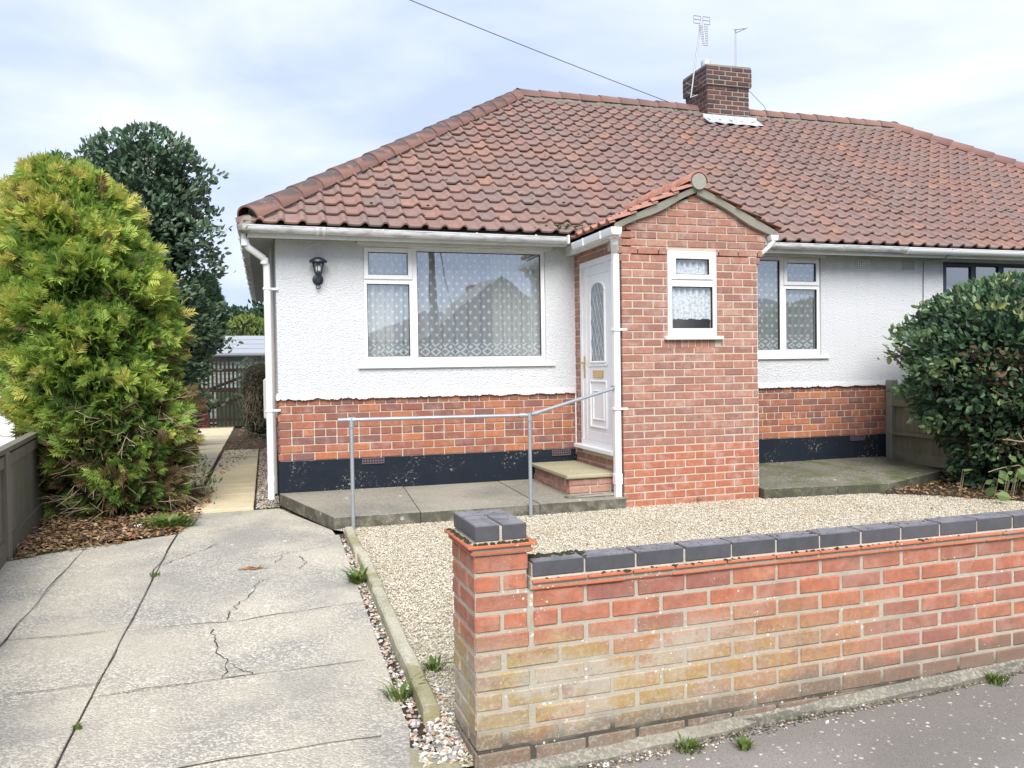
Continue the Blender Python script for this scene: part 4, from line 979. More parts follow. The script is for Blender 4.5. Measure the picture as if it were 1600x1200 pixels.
for (xa, za, xb, zb) in ((3.10, 2.745, APX, PRZ + .012), (4.90, 2.73, APX, PRZ + .012)):
    n = 24
    for i in range(n):
        for_ = None
        t0, t1 = i / n, (i + 1) / n
        x0_, x1_ = xa + (xb - xa) * t0, xa + (xb - xa) * t1; z0_, z1_ = za + (zb - za) * t0, za + (zb - za) * t1
        j0, j1 = .012 * math.sin(t0 * 9 + xa), .012 * math.sin(t1 * 9 + xa); hh = .072
        vg.add([(x0_, -1.335, z0_), (x1_, -1.335, z1_), (x1_, -1.315, z1_ - hh - j1), (x0_, -1.315, z0_ - hh - j0), (x0_, -1.255, z0_ - hh - j0), (x1_, -1.255, z1_ - hh - j1), (x0_, -1.255, z0_), (x1_, -1.255, z1_)], [(0, 3, 2, 1), (3, 4, 5, 2), (6, 0, 1, 7)])
put('verge_mortar', vg, VERGE, proof)

# ---- chimney
cw = MB().box(CH[0], CH[2], 5.0, CH[1], CH[3], 5.93).box(CH[0] - .035, CH[2] - .035, 5.93, CH[1] + .035, CH[3] + .035, 6.245)
chm = put('chimney', cw, MORT_C, house)
def ring_courses(x0, x1, y0, y1, z0, n):
    fs = [(plane_frame((x0, y0, 0), (1, 0, 0), (0, 0, 1), (0, -1, 0)), x1 - x0), (plane_frame((x0, y1, 0), (0, -1, 0), (0, 0, 1), (-1, 0, 0)), y1 - y0), (plane_frame((x1, y0, 0), (0, 1, 0), (0, 0, 1), (1, 0, 0)), y1 - y0)]
    for fi, (fr_, ln) in enumerate(fs):
        for r in range(n):
            for (x, z, Lb, Hb) in courses(0, ln, z0 + r * .075, 1, .075, 9 if (r + fi) % 2 else 0, pitch=.225):
                o = link('brick', brick_mesh(round(Lb, 2), Hb, .05, B_CHIM, bev=.008), None, chm); o.matrix_local = fr_ @ Matrix.Translation((x, -.007 + rnd.uniform(-.003, .003), z))
ring_courses(CH[0], CH[1], CH[2], CH[3], 5.40, 7); ring_courses(CH[0] - .035, CH[1] + .035, CH[2] - .035, CH[3] + .035, 5.935, 4)
put('chimney_cap', MB().bbox(CH[0] - .03, CH[2] - .03, 6.235, CH[1] + .03, CH[3] + .03, 6.262, .012, jit=.008), VERGE, chm)
put('flue_pot', MB().lathe([(.085, 0), (.085, .17), (.075, .19), (.06, .17), (.06, .0)], 7.02, 3.62, 6.25, 16), LEAD, chm, smooth=True)
fl = MB(); n = 14
for (a, b) in (((CH[0] - .12, 0), (CH[1] + .14, 0)),):
    for i in range(n):
        x0_ = CH[0] - .10 + (CH[1] - CH[0] + .24) * i / n; x1_ = x0_ + (CH[1] - CH[0] + .24) / n; zz = lambda y: EZ + (y - EY) * TN
        low = lambda x: CH[2] - .20 + .02 * math.sin(x * 23)
        zj = lambda x: .078 + .005 * math.sin(x * 31)
        fl.add([(x0_, CH[2] - .012, zz(CH[2]) + .13), (x1_, CH[2] - .012, zz(CH[2]) + .13), (x1_, CH[2] - .03, zz(CH[2] - .03) + zj(x1_)), (x0_, CH[2] - .03, zz(CH[2] - .03) + zj(x0_)), (x1_, low(x1_), zz(low(x1_)) + zj(x1_)), (x0_, low(x0_), zz(low(x0_)) + zj(x0_))], [(0, 1, 2, 3), (3, 2, 4, 5)])
fl.add([(CH[0] - .012, CH[2] - .012, zz(CH[2]) + .13), (CH[0] - .012, CH[3], RZ + .16), (CH[0] - .012, CH[3], RZ), (CH[0] - .012, CH[2] - .012, zz(CH[2]) - .05)], [(0, 1, 2, 3)])
fl.add([(CH[1] + .012, CH[2] - .012, zz(CH[2]) + .10), (CH[1] + .012, CH[3], RZ + .16), (CH[1] + .012, CH[3], RZ), (CH[1] + .012, CH[2] - .012, zz(CH[2]) - .05)], [(0, 1, 2, 3)])
fl.add([(CH[1] + .012, CH[2] - .1, zz(CH[2] - .1) + .06), (CH[1] + .22, CH[2] - .12, zz(CH[2] - .12) + .06), (CH[1] + .2, CH[2] + .1, zz(CH[2] + .1) + .07), (CH[1] + .012, CH[2] + .12, zz(CH[2] + .12) + .06)], [(0, 1, 2, 3)])
put('lead_flashing', fl, LEAD, chm)

# aerials
ae = thing('tv_aerial', 'tall television aerial on a leaning mast strapped to the left of the chimney', 'aerial', (6.78, 3.6, 5.9), )
b_ = Vector((6.66, 3.5, 5.76)); t_ = Vector((6.86, 3.5, 7.02))
put('mast', MB().tube([b_, t_], .013, 8), ALU, ae)
put('wall_bracket', MB().tube([(6.60, 3.48, 5.83), (6.86, 3.62, 5.83)], .012, 6).tube([(6.58, 3.48, 5.98), (6.86, 3.62, 5.98)], .012, 6).tube([(6.66, 3.46, 5.76), (6.76, 3.46, 5.80)], .012, 6), ALU, ae)
bo = MB().tube([t_ + Vector((.03, -.02, -.02)), t_ + Vector((.02, -.10, -.42))], .010, 6); u_ = (t_ + Vector((.02, -.10, -.42)) - (t_ + Vector((.03, -.02, -.02))))
put('boom', bo, ALU, ae)
dd = MB()
for i in range(12):
    p = t_ + Vector((.03, -.02, -.02)) + u_ * (.14 + .86 * i / 11); hw = .085 - .003 * i; dd.tube([p - Vector((hw, 0, 0)), p + Vector((hw, 0, 0))], .005, 4)
put('dipole', dd, ALU, ae)
rf = MB(); c = t_ + Vector((.03, .02, .04))
for k in range(3):
    z = -.06 + .06 * k; rf.tube([c + Vector((-.15, 0, z)), c + Vector((-.02, 0, z))], .006, 4); rf.tube([c + Vector((.02, 0, z)), c + Vector((.15, 0, z))], .006, 4)
for x in (-.15, -.02, .02, .15): rf.tube([c + Vector((x, 0, -.06)), c + Vector((x, 0, .06))], .006, 4)
put('reflector', rf, ALU, ae)
ae2 = thing('small_aerial', 'short thin aerial rod rising from the right of the chimney top', 'aerial', (7.57, 3.6, 6.25))
put('rod', MB().tube([(7.57, 3.6, 6.2), (7.575, 3.6, 7.02)], .012, 6), ALU, ae2)
put('cross_arm', MB().tube([(7.53, 3.58, 6.99), (7.70, 3.5, 7.00)], .007, 4).tube([(7.60, 3.62, 6.965), (7.68, 3.4, 6.97)], .006, 4), ALU, ae2)
# cables
CAB = simple('grey_cable', (.10, .09, .10), .6); CABW = simple('white_cable', (.60, .58, .55), .6)
E_ = Vector((6.33, 3.62, 5.70)); Q_ = Vector((2.17, 2.39, 6.36)); far = E_ + (Q_ - E_) * 4.2
pts = [E_.lerp(far, t / 30) - Vector((0, 0, 0)) - Vector((0, 0, 3.0 * (t / 30) * (1 - t / 30) * .25)) for t in range(31)]
tag_ = put('overhead_cable', MB().tube(pts, .006, 5), CAB, label='thin overhead cable running down from the sky to the roof ridge', cat='cable')
def on_roof(x, y, h=.045): return (x, y, EZ + (y - EY) * TN + h)
put('roof_cable', MB().tube([on_roof(6.33, 3.62, .09), on_roof(7.0, 2.9), on_roof(7.4, 2.2), on_roof(7.9, 1.2), on_roof(7.9, .6, .05)], .006, 5), CAB, label='dark cable lying across the tiles below the chimney', cat='cable')
put('roof_cable', MB().tube([(7.62, 3.3, 5.9), (7.85, 3.2, 5.62), on_roof(7.95, 3.0, .06), on_roof(8.15, 2.0), on_roof(8.0, 1.0), on_roof(8.03, .1), on_roof(8.06, -.33, .06), (8.07, -.42, 2.76), (8.04, -.33, 2.66), (7.995, -.03, 2.66), (7.99, -.024, 1.6), (7.99, -.024, 1.1)], .0045, 5), CAB, label='pale cable from the chimney down the tiles and over the gutter', cat='cable')

# vents
def vent(x0, x1, z0, z1, y, nx, nz, m, name, md=GASKET):
    mb = MB(); bw = .005; o = put(name, MB().box(x0, y + .004, z0, x1, y + .012, z1), md, house)
    for i in range(nx + 1): x = x0 + (x1 - x0) * i / nx; mb.box(x - bw, y - .004, z0, x + bw, y + .006, z1)
    for j in range(nz + 1): z = z0 + (z1 - z0) * j / nz; mb.box(x0 - bw, y - .0035, z - bw, x1 + bw, y + .0055, z + bw)
    put('vent_grille', mb, m, o)
vent(6.97, 7.16, 2.545, 2.65, -.022, 6, 5, GUTTER_N, 'wall_vent'); vent(7.67, 7.86, 2.55, 2.655, -.022, 6, 4, FASCIA, 'wall_vent')
TERR = simple('dark_terracotta', (.12, .09, .10), .8)
vent(.82, 1.04, .405, .458, -.018, 8, 2, TERR, 'air_brick'); vent(2.91, 3.12, .395, .45, -.018, 8, 2, TERR, 'air_brick'); vent(6.87, 7.08, .40, .455, -.018, 8, 2, TERR, 'air_brick')
# meter box
put('meter_box', MB().bbox(-.15, .55, .86, -.012, .95, 1.30, .02), simple('meter_box_grey', (.55, .54, .52), .6, var=.05), house)
put('meter_pipe', MB().tube([(-.07, .75, .86), (-.07, .75, .55)], .045, 10), GUTTER, house); put('meter_pipe', MB().tube([(-.07, .75, .55), (-.07, .75, 0)], .04, 10), GASKET, house)
# wall lamp
lm = thing('wall_lamp', 'black half-lantern wall lamp on the white wall left of the large window', 'lamp', (.405, -.02, 2.30))
LX0, LY0 = .405, -.115
put('backplate', MB().lathe([(0, 0), (.055, 0), (.055, .012), (.04, .02), (0, .02)], LX0, -.016, 2.30, 20, Matrix.Rotation(R(90), 3, 'X')), BLACKM, lm, smooth=True)
put('arm', MB().tube([(LX0, -.03, 2.30), (LX0, -.06, 2.27), (LX0, LY0, 2.29), (LX0, LY0, 2.33)], .018, 8).lathe([(.012, -.01), (.03, .0), (.036, .02), (.03, .03)], LX0, LY0, 2.335, 12), BLACKM, lm, smooth=True)
put('finial', MB().tube([(LX0 + .02 * math.cos(a * .5236), -.05, 2.225 + .022 * math.sin(a * .5236)) for a in range(13)], .005, 6).tube([(LX0, -.05, 2.245), (LX0, -.05, 2.275)], .012, 6), BLACKM, lm)
put('lamp_cap', MB().lathe([(0, .055), (.04, .047), (.085, .02), (.09, .0), (.082, .0), (.0, .02)], LX0, LY0, 2.465, 20), BLACKM, lm, smooth=True)
cg = MB()
for k in range(6):
    a = k * math.pi / 3 + .3; cg.tube([(LX0 + .035 * math.cos(a), LY0 + .035 * math.sin(a), 2.355), (LX0 + .06 * math.cos(a), LY0 + .06 * math.sin(a), 2.47)], .0045, 5)
put('lamp_cage', cg, BLACKM, lm)
put('lamp_glass', MB().lathe([(.031, 2.355 - 2.355), (.055, .11)], LX0, LY0, 2.355, 16), GLASS_L, lm, smooth=True)
put('bulb', MB().lathe([(0, 0), (.018, .005), (.026, .03), (.02, .055), (0, .066)], LX0, LY0, 2.375, 12), WHITEW, lm, smooth=True)

# handrail
hr = thing('handrail', 'galvanised tubular handrail in front of the left brick wall, rising to the porch', 'handrail', (1.4, -1.42, 0))
pA, pB = (.575, -1.42), (2.19, -1.42)
for (x, y) in (pA, pB): put('post', MB().tube([(x, y, -.05), (x, y, .94)], .017, 12), METAL, hr, smooth=True)
put('rail', MB().tube([(.462, -1.42, .952), (2.19, -1.42, .94)], .0165, 12), METAL, hr, smooth=True)
put('rail', MB().tube([(2.21, -1.42, .945), (3.13, -1.225, 1.165)], .0165, 12), METAL, hr, smooth=True)
ft = MB().tube([(.575, -1.42, .885), (.575, -1.42, .965)], .023, 12).tube([(.545, -1.42, .951), (.61, -1.42, .950)], .023, 12); put('rail_fitting', ft, METAL, hr, smooth=True)
ft = MB().tube([(2.19, -1.42, .89), (2.19, -1.42, .96)], .024, 12).tube([(2.09, -1.42, .941), (2.15, -1.42, .941)], .022, 12).tube([(2.23, -1.417, .949), (2.29, -1.403, .963)], .022, 12)
put('rail_fitting', ft, METAL, hr, smooth=True)
put('rail_flange', MB().tube([(3.112, -1.229, 1.16), (3.135, -1.224, 1.166)], .032, 12), METAL, hr)

# ------------------------------------------------------------------ GARDEN WALL
GA_ = .0264418; GO = (.8468, -5.5434); GW = plane_frame((GO[0], GO[1], 0), (math.cos(GA_), math.sin(GA_), 0), (0, 0, 1), (math.sin(GA_), -math.cos(GA_), 0))
gwt = thing('garden_wall', 'low red brick garden wall with blue coping bricks and an end pillar, stained green with algae', 'wall', (2.5, -5.5, -.13))
SX = 4.6; ZB = .5254; GP = .0755
gbody = put('wall_body', MB().box(-.02, .0035, -.32, SX, .095, ZB, GW).box(-.2285, .0035, -.32, -.021, .326, .676, GW), MORT_G, gwt)
def gb(x, z, Lb, Hb, fr=GW, mat=None, D=.05):
    o = link('brick', brick_mesh(round(Lb, 3), round(Hb, 3), D, mat or B_GARD, bev=.006), None, gbody)
    o.matrix_local = fr @ Matrix.Translation((x, rnd.uniform(-.003, .002), z)) @ Matrix.Rotation(rnd.uniform(-.008, .008), 4, 'Y')
for r in range(11):
    zc = ZB - (r + .5) * GP
    xs = [.224 * k for k in range(0, 22)] if r % 2 == 0 else [-.112 if r > 1 else 0] + [.112 + .224 * k for k in range(0, 21)]
    for a, b in zip(xs, xs[1:]):
        if a > SX - .1: break
        wd = rnd.uniform(.008, .013); gb((a + b) / 2 + rnd.uniform(-.002, .002), zc, b - a - wd, GP - .0105)
FPS = plane_frame(tuple((GW @ Vector((-.232, .33, 0))))[:3], (math.sin(GA_), -math.cos(GA_), 0), (0, 0, 1), (-math.cos(GA_), -math.sin(GA_), 0))
for r in range(-2, 11):
    zc = ZB - (r + .5) * GP; h = GP - .0105
    if r % 2 == 0:
        gb(-.122, zc, .216, h)
        gb(.045, zc, .098, h, FPS); gb(.215, zc, .218, h, FPS)
    else:
        gb(-.179, zc, .102, h); 
        if r < 2: gb(-.068, zc, .098, h)
        gb(.11, zc, .218, h, FPS); gb(.278, zc, .102, h, FPS)
# creasing tiles (two thin layers) and their bedding
put('creasing_bed', MB().bbox(-.01, -.008, ZB, SX, .11, ZB + .048, .004, GW, .002).bbox(-.24, -.012, .676, -.004, .34, .72, .004, GW), MORT_G, gwt)
x = -.005; i = 0
while x < SX - .05:
    ln = rnd.uniform(.19, .25); 
    put('creasing_tile', MB().bbox(x, -.024 + rnd.uniform(-.003, .003), ZB + .028, x + ln - .004, .12, ZB + .041, .003, GW), CREASE, gwt); x += ln
x = -.003
while x < SX - .05:
    ln = rnd.uniform(.17, .26); 
    put('creasing_tile', MB().bbox(x, -.013 + rnd.uniform(-.003, .003), ZB + .0015, x + ln - .003, .12, ZB + .012, .003, GW), CREASE, gwt); x += ln
for (zz, e) in ((.680, .014), (.705, .028)):
    put('creasing_tile', MB().bbox(-.232 - e, -e, zz, -.012 + e, .33 * .5, zz + .013, .003, GW), CREASE, gwt)
    put('creasing_tile', MB().bbox(-.232 - e, .33 * .5 + .003, zz, -.012 + e, .33 + e, zz + .013, .003, GW), CREASE, gwt)
for k in range(20):
    x0 = k * .224 + .004
    o = put('coping_brick', MB().bbox(x0, -.002, ZB + .048, x0 + .2155, .104, ZB + .110, .004, GW @ Matrix.Translation((rnd.uniform(-.002, .002), rnd.uniform(-.003, .003), rnd.uniform(-.002, .002)))), BLUEB, gwt)
put('coping_joint', MB().box(.0, .004, ZB + .046, SX, .098, ZB + .100, GW), MORT, gwt)
for (a, b, c, d) in ((-.224, -.127, .002, .212), (-.117, -.018, .002, .212), (-.226, -.020, .224, .326)):
    put('coping_brick', MB().bbox(a, c, .727, b, d, .789, .004, GW), BLUEB, gwt)
put('coping_joint', MB().box(-.22, .006, .72, -.022, .32, .781, GW), MORT, gwt)
# haunching strip at the foot of the wall
hv = MB(); n = 60
for i in range(n + 1):
    x = -.2 + (SX + .2) * i / n; dz_ = zp(x + .85) + .13; wdt = .004 + .012 * (math.sin(x * 4.1) + math.sin(x * 9.7) * .6 + math.sin(x * 23) * .4 + .9) + rnd.uniform(0, .012)
    for (yy, zz) in ((.02, -.085 + dz_), (-.015, -.10 + dz_ + rnd.uniform(-.004, .004)), (-.02 - wdt, -.118 + dz_), (-.03 - wdt, -.14 + dz_)): hv.v.append(tuple(GW @ Vector((x, yy, zz))))
for i in range(n):
    for k in range(3): q = i * 4 + k; hv.f.append((q, q + 1, q + 5, q + 4))
put('wall_haunching', hv, SLABC, gwt, smooth=True)
def blob(mb, c, r, sq=.5, n=6):
    b0 = len(mb.v); M_ = Matrix.Rotation(rnd.uniform(0, 6), 3, 'Z')
    for (t, zz) in ((1, 0), (.85, .55), (.4, .95)):
        for k in range(n):
            a = 6.283 * k / n; q = M_ @ Vector((math.cos(a) * r * t * rnd.uniform(.8, 1.2), math.sin(a) * r * t * rnd.uniform(.7, 1.1), zz * r * sq)); mb.v.append((c[0] + q.x, c[1] + q.y, c[2] + q.z))
    mb.v.append((c[0], c[1], c[2] + r * sq * 1.05))
    for i in range(2):
        for k in range(n): a, b = b0 + i * n + k, b0 + i * n + (k + 1) % n; mb.f.append((a, b, b + n, a + n))
    for k in range(n): mb.f.append((b0 + 2 * n + k, b0 + 2 * n + (k + 1) % n, b0 + 3 * n))
ms = MB()
for _ in range(60): p = GW @ Vector((abs(rnd.gauss(0, 1.4)) % SX, rnd.uniform(-.02, .0), ZB + .040)); blob(ms, p, rnd.uniform(.005, .013), .6)
for _ in range(46): p = GW @ Vector((rnd.uniform(.01, .24), rnd.uniform(.05, .10), ZB + .110)); blob(ms, p, rnd.uniform(.006, .014), .6)
for _ in range(70): p = GW @ Vector((.224 * rnd.randint(1, 15) + rnd.gauss(0, .04), rnd.uniform(.01, .1), ZB + .109)); blob(ms, p, rnd.uniform(.003, .008), .4)
for _ in range(26): p = GW @ Vector((rnd.uniform(-.23, -.02), rnd.uniform(-.016, -.004), .718)); blob(ms, p, rnd.uniform(.006, .013), .8)
for _ in range(26): p = GW @ Vector((rnd.uniform(-.25, -.236), rnd.uniform(0, .32), .718)); blob(ms, p, rnd.uniform(.006, .012), .8)
put('wall_moss', ms, MOSS, gwt, smooth=True, kind='stuff')

# ------------------------------------------------------------------ GRAVEL AND PEBBLES (real stones)
npr = np.random.RandomState(5)
def in_poly(P, poly):
    x, y = P[:, 0], P[:, 1]; c = np.zeros(len(P), bool); n = len(poly)
    for i in range(n):
        x1, y1 = poly[i]; x2, y2 = poly[(i + 1) % n]
        m = ((y1 > y) != (y2 > y)) & (x < (x2 - x1) * (y - y1) / (y2 - y1 + 1e-12) + x1); c ^= m
    return c
def zgv(y): return np.where(y > -1.5, 0, np.maximum(-.13, -.13 * (-1.5 - y) / 4.2))
def stones_mesh(name, P, r0, r1, m, z0=.0, flat=.6, parent=None):
    n = len(P); base = np.array([(1, 0, 0), (-1, 0, 0), (0, 1, 0), (0, -1, 0), (0, 0, 1), (0, 0, -1)], float)
    fc = np.array([(0, 2, 4), (2, 1, 4), (1, 3, 4), (3, 0, 4), (2, 0, 5), (1, 2, 5), (3, 1, 5), (0, 3, 5)])
    s = npr.uniform(r0, r1, (n, 1, 1)) * npr.uniform(.6, 1.25, (n, 6, 1)); V = base[None] * s; V[:, :, 1] *= npr.uniform(.6, 1, (n, 1)); V[:, :, 2] *= flat
    a = npr.uniform(0, 6.28, n); tl_ = npr.uniform(-.5, .5, n); ca, sa = np.cos(a), np.sin(a)
    x = V[:, :, 0] * np.cos(tl_)[:, None] + V[:, :, 2] * np.sin(tl_)[:, None]; z = -V[:, :, 0] * np.sin(tl_)[:, None] + V[:, :, 2] * np.cos(tl_)[:, None]; y = V[:, :, 1]
    V = np.stack([x * ca[:, None] - y * sa[:, None], x * sa[:, None] + y * ca[:, None], z], -1)
    V += P[:, None, :]; F = (fc[None] + (np.arange(n) * 6)[:, None, None]).reshape(-1, 3)
    return link(name, me_np(name, V.reshape(-1, 3), F), m, parent, kind='stuff')
def scatter(poly, dens, zoff=0.0, zj=.004):
    xs = [p[0] for p in poly]; ys = [p[1] for p in poly]; A = (max(xs) - min(xs)) * (max(ys) - min(ys)); n = int(A * dens)
    P = np.stack([npr.uniform(min(xs), max(xs), n), npr.uniform(min(ys), max(ys), n)], -1); P = P[in_poly(P, poly)]
    return np.column_stack([P, zgv(P[:, 1]) + zoff + npr.uniform(0, zj, len(P))])
gA = scatter([(.57, -3.3), (7.4, -3.3), (7.4, -2.6), (6.4, -1.75), (5.9, -1.45), (4.72, -1.36), (4.71, -1.28), (3.19, -1.28), (2.9, -1.35), (.42, -1.35), (.57, -1.6)], 8600)
gB = scatter([(.57, -5.5), (1.15, -5.5), (1.15, -3.3), (.57, -3.3)], 7500)
gC = scatter([(1.15, -5.45), (7.4, -5.3), (7.4, -3.3), (1.15, -3.3)], 1800)
gv = stones_mesh('gravel', np.concatenate([gA, gB, gC]), .0042, .0088, GRAV)
gD = scatter([(4.6, -1.42), (3.1, -1.42), (3.1, -1.28), (4.6, -1.28)], 3000, .01, .02)
pbp = [scatter([(.41, -5.4), (.49, -5.4), (.49, -1.7), (.445, -1.7)], 2600, -.012, .010), scatter([(.40, -5.5), (.62, -5.5), (.62, -4.6), (.56, -4.9), (.49, -5.16)], 3600, -.005, .012)]
stones_mesh('pebbles', np.concatenate(pbp), .008, .018, PEB)
pf = GW @ Vector((0, 0, 0))
pbf = []
for _ in range(170):
    x = abs(rnd.gauss(0, .9)) + .2; yy = -.09 + rnd.gauss(0, .02); p = GW @ Vector((x, yy, 0)); pbf.append((p.x, p.y, zp(p.x) + .005))
stones_mesh('footway_pebbles', np.array(pbf), .003, .011, PEB)
# dirt strip at the foot of the wall
dq = []
for _ in range(2600):
    x = rnd.uniform(-.15, 3.6); yy = -.068 - .012 * math.sin(x * 4.1) + rnd.gauss(0, .013) * (1 + .8 * math.sin(x * 2.3)); p = GW @ Vector((x, yy, 0)); dq.append((p.x, p.y, zp(p.x) + .003))
stones_mesh('dirt_strip', np.array(dq), .002, .010, stones('dirt_crumbs', [(.07, .055, .04), (.10, .08, .06), (.05, .042, .032), (.15, .12, .09), (.06, .065, .035), (.30, .26, .2)]), flat=.5)

# ------------------------------------------------------------------ FOLIAGE
def prof_fn(tab):
    tab = sorted(tab); Z = np.array([t[0] for t in tab]); A = np.array([t[1:] for t in tab], float)
    return lambda z: tuple(np.interp(z, Z, A[:, k]) for k in range(A.shape[1]))
def shell_points(n, tab, lump=.14, inner=.62, ysc=1.0, freq=2.3, seed=1):
    """points on a lumpy column; tab rows (z, cx, cy, r) -> pos, outward normal, depth(0 outside .. 1 inside)"""
    rs = np.random.RandomState(seed); f = prof_fn(tab); z0, z1 = min(t[0] for t in tab), max(t[0] for t in tab)
    z = rs.uniform(z0, z1, n * 3); cx, cy, r = f(z); keep = rs.uniform(0, 1, len(z)) < (r + .12) / (r.max() + .12); z, cx, cy, r = z[keep][:n], cx[keep][:n], cy[keep][:n], r[keep][:n]
    th = rs.uniform(0, 2 * np.pi, len(z))
    L_ = (np.sin(th * 3 + z * freq * 1.7 + seed) + np.sin(th * 5 - z * freq * 2.9 + 1.3 * seed) + np.sin(th * 2 + z * freq * 4.1) + .7 * np.sin(th * 9 + z * freq * 6)) / 3.0
    d = rs.uniform(0, 1, len(z)) ** 1.6; d = np.where(rs.uniform(0, 1, len(z)) < .08, -.34 * rs.uniform(0, 1, len(z)), d)
    rr = r * (1 + lump * L_) * (1 - (1 - inner) * d)
    dr = (f(z + .08)[2] - f(z - .08)[2]) / .16
    P = np.stack([cx + rr * np.cos(th), cy + ysc * rr * np.sin(th), z], -1)
    N = np.stack([np.cos(th), np.sin(th), -np.clip(dr, -3, 3)], -1); N /= np.linalg.norm(N, axis=1)[:, None]
    return P, N, d, L_
def basis(N, rs, jit):
    D = N + rs.normal(0, jit, N.shape); D /= np.linalg.norm(D, axis=1)[:, None]
    U = np.cross(D, rs.normal(0, 1, N.shape)); U /= np.linalg.norm(U, axis=1)[:, None] + 1e-9
    return D, U, np.cross(D, U)
def leaves(name, P, D, S_, m, tint, size, asp=.5, seed=2, parent=None, kind='stuff', fold=.25):
    """ovate leaf: 6 verts, 4 tris, D = leaf axis, S_ = side"""
    rs = np.random.RandomState(seed); n = len(P); Nn = np.cross(D, S_)
    shp = np.array([(0, 0, 0), (.35, -.5, 1), (.35, .5, 1), (.72, -.36, .8), (.72, .36, .8), (1, 0, .2), (.5, 0, 0)])
    sz = size * rs.uniform(.45, 1.35, (n, 1, 1))
    V = P[:, None] + sz * (shp[None, :, :1] * D[:, None] + shp[None, :, 1:2] * asp * S_[:, None] + shp[None, :, 2:] * fold * asp * Nn[:, None])
    fc = np.array([(0, 6, 1), (0, 2, 6), (1, 6, 3), (2, 4, 6), (3, 6, 5), (6, 4, 5)])
    F = (fc[None] + (np.arange(n) * 7)[:, None, None]).reshape(-1, 3)
    return link(name, me_np(name, V.reshape(-1, 3), F, False, tint=np.repeat(tint, 7)), m, parent, kind=kind)
def sprays(name, P, D, U, m, tint, size, seed=3, parent=None, kind='stuff', nb=5, droop=.25):
    """flat fern-like sprays: a rachis with paired narrow blades"""
    rs = np.random.RandomState(seed); n = len(P); bl = [(0, .35, 1.0, 0)]
    for k in range(nb):
        t = .12 + .68 * k / nb; ln = .62 * (1 - t * .7); bl += [(t, .8, ln, 1), (t, .8, ln, -1)]
    Vs = []; sz = size * rs.uniform(.6, 1.3, (n, 1))
    Wn = np.cross(D, U); dn = np.array([0, 0, -1.0])
    for (t, sp, ln, sg) in bl:
        b = P + sz * t * D + sz * droop * t * t * dn
        d = D * (np.cos(sp) if sg else 1) + (U * np.sin(sp) * sg); 
        sd_ = np.cross(Wn, d); wv = .055 if sg else .04
        tip = b + sz * ln * d + sz * droop * .5 * dn * ln + sz * .12 * ln * rs.normal(0, 1, (n, 1)) * Wn
        mid = b + sz * ln * .45 * d
        Vs += [b, mid + sd_ * sz * wv, tip, mid - sd_ * sz * wv]
    V = np.stack(Vs, 1); q = len(bl) * 4; fc = np.array([(4 * i, 4 * i + 1, 4 * i + 2, 4 * i + 3) for i in range(len(bl))])
    F = (fc[None] + (np.arange(n) * q)[:, None, None]).reshape(-1, 4)
    return link(name, me_np(name, V.reshape(-1, 3), F, False, tint=np.repeat(tint, q)), m, parent, kind=kind)
def core(name, tab, sc, m, parent, ysc=1.0, lump=.1, seed=1):  # solid dark mass that stands in for the shade inside a crown
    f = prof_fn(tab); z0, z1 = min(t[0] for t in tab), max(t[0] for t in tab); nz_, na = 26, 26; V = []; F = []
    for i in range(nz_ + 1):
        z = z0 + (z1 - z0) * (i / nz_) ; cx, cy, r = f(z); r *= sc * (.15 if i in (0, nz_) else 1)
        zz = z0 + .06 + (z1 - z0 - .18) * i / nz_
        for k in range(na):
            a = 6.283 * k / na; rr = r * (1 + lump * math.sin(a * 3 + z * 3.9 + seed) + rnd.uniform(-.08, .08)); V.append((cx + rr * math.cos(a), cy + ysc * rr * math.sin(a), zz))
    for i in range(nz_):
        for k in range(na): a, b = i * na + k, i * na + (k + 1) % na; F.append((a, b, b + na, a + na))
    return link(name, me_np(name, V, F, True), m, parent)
COREM = simple('twig_shade_brown', (.035, .028, .018), .95, .05, var=.5, scale=25, bs=1, bscale=30)  # dead-twig brown, kept dark to paint the shade within the crown
COREG = simple('foliage_shade_green', (.012, .020, .012), .95, .05, var=.5, scale=25, bs=1, bscale=30)  # near-black green painted as the shade behind the outer leaves
def twigs(name, pts_dirs, m, parent, r=.004, ln=.4, kind=None):
    mb = MB()
    for (p, d) in pts_dirs:
        p = Vector(p); d = Vector(d).normalized(); q = [p]
        for k in range(4): d = (d + Vector((rnd.gauss(0, .25), rnd.gauss(0, .25), rnd.gauss(0, .2)))).normalized(); q.append(q[-1] + d * ln / 4)
        mb.tube(q, r, 4, r2=r * .3)
        for k in (2, 3):
            d2 = (d + Vector((rnd.gauss(0, .8), rnd.gauss(0, .8), rnd.gauss(0, .6)))).normalized(); mb.tube([q[k], q[k] + d2 * ln * .3], r * .5, 3, r2=r * .2)
    return put(name, mb, m, parent, kind=kind)

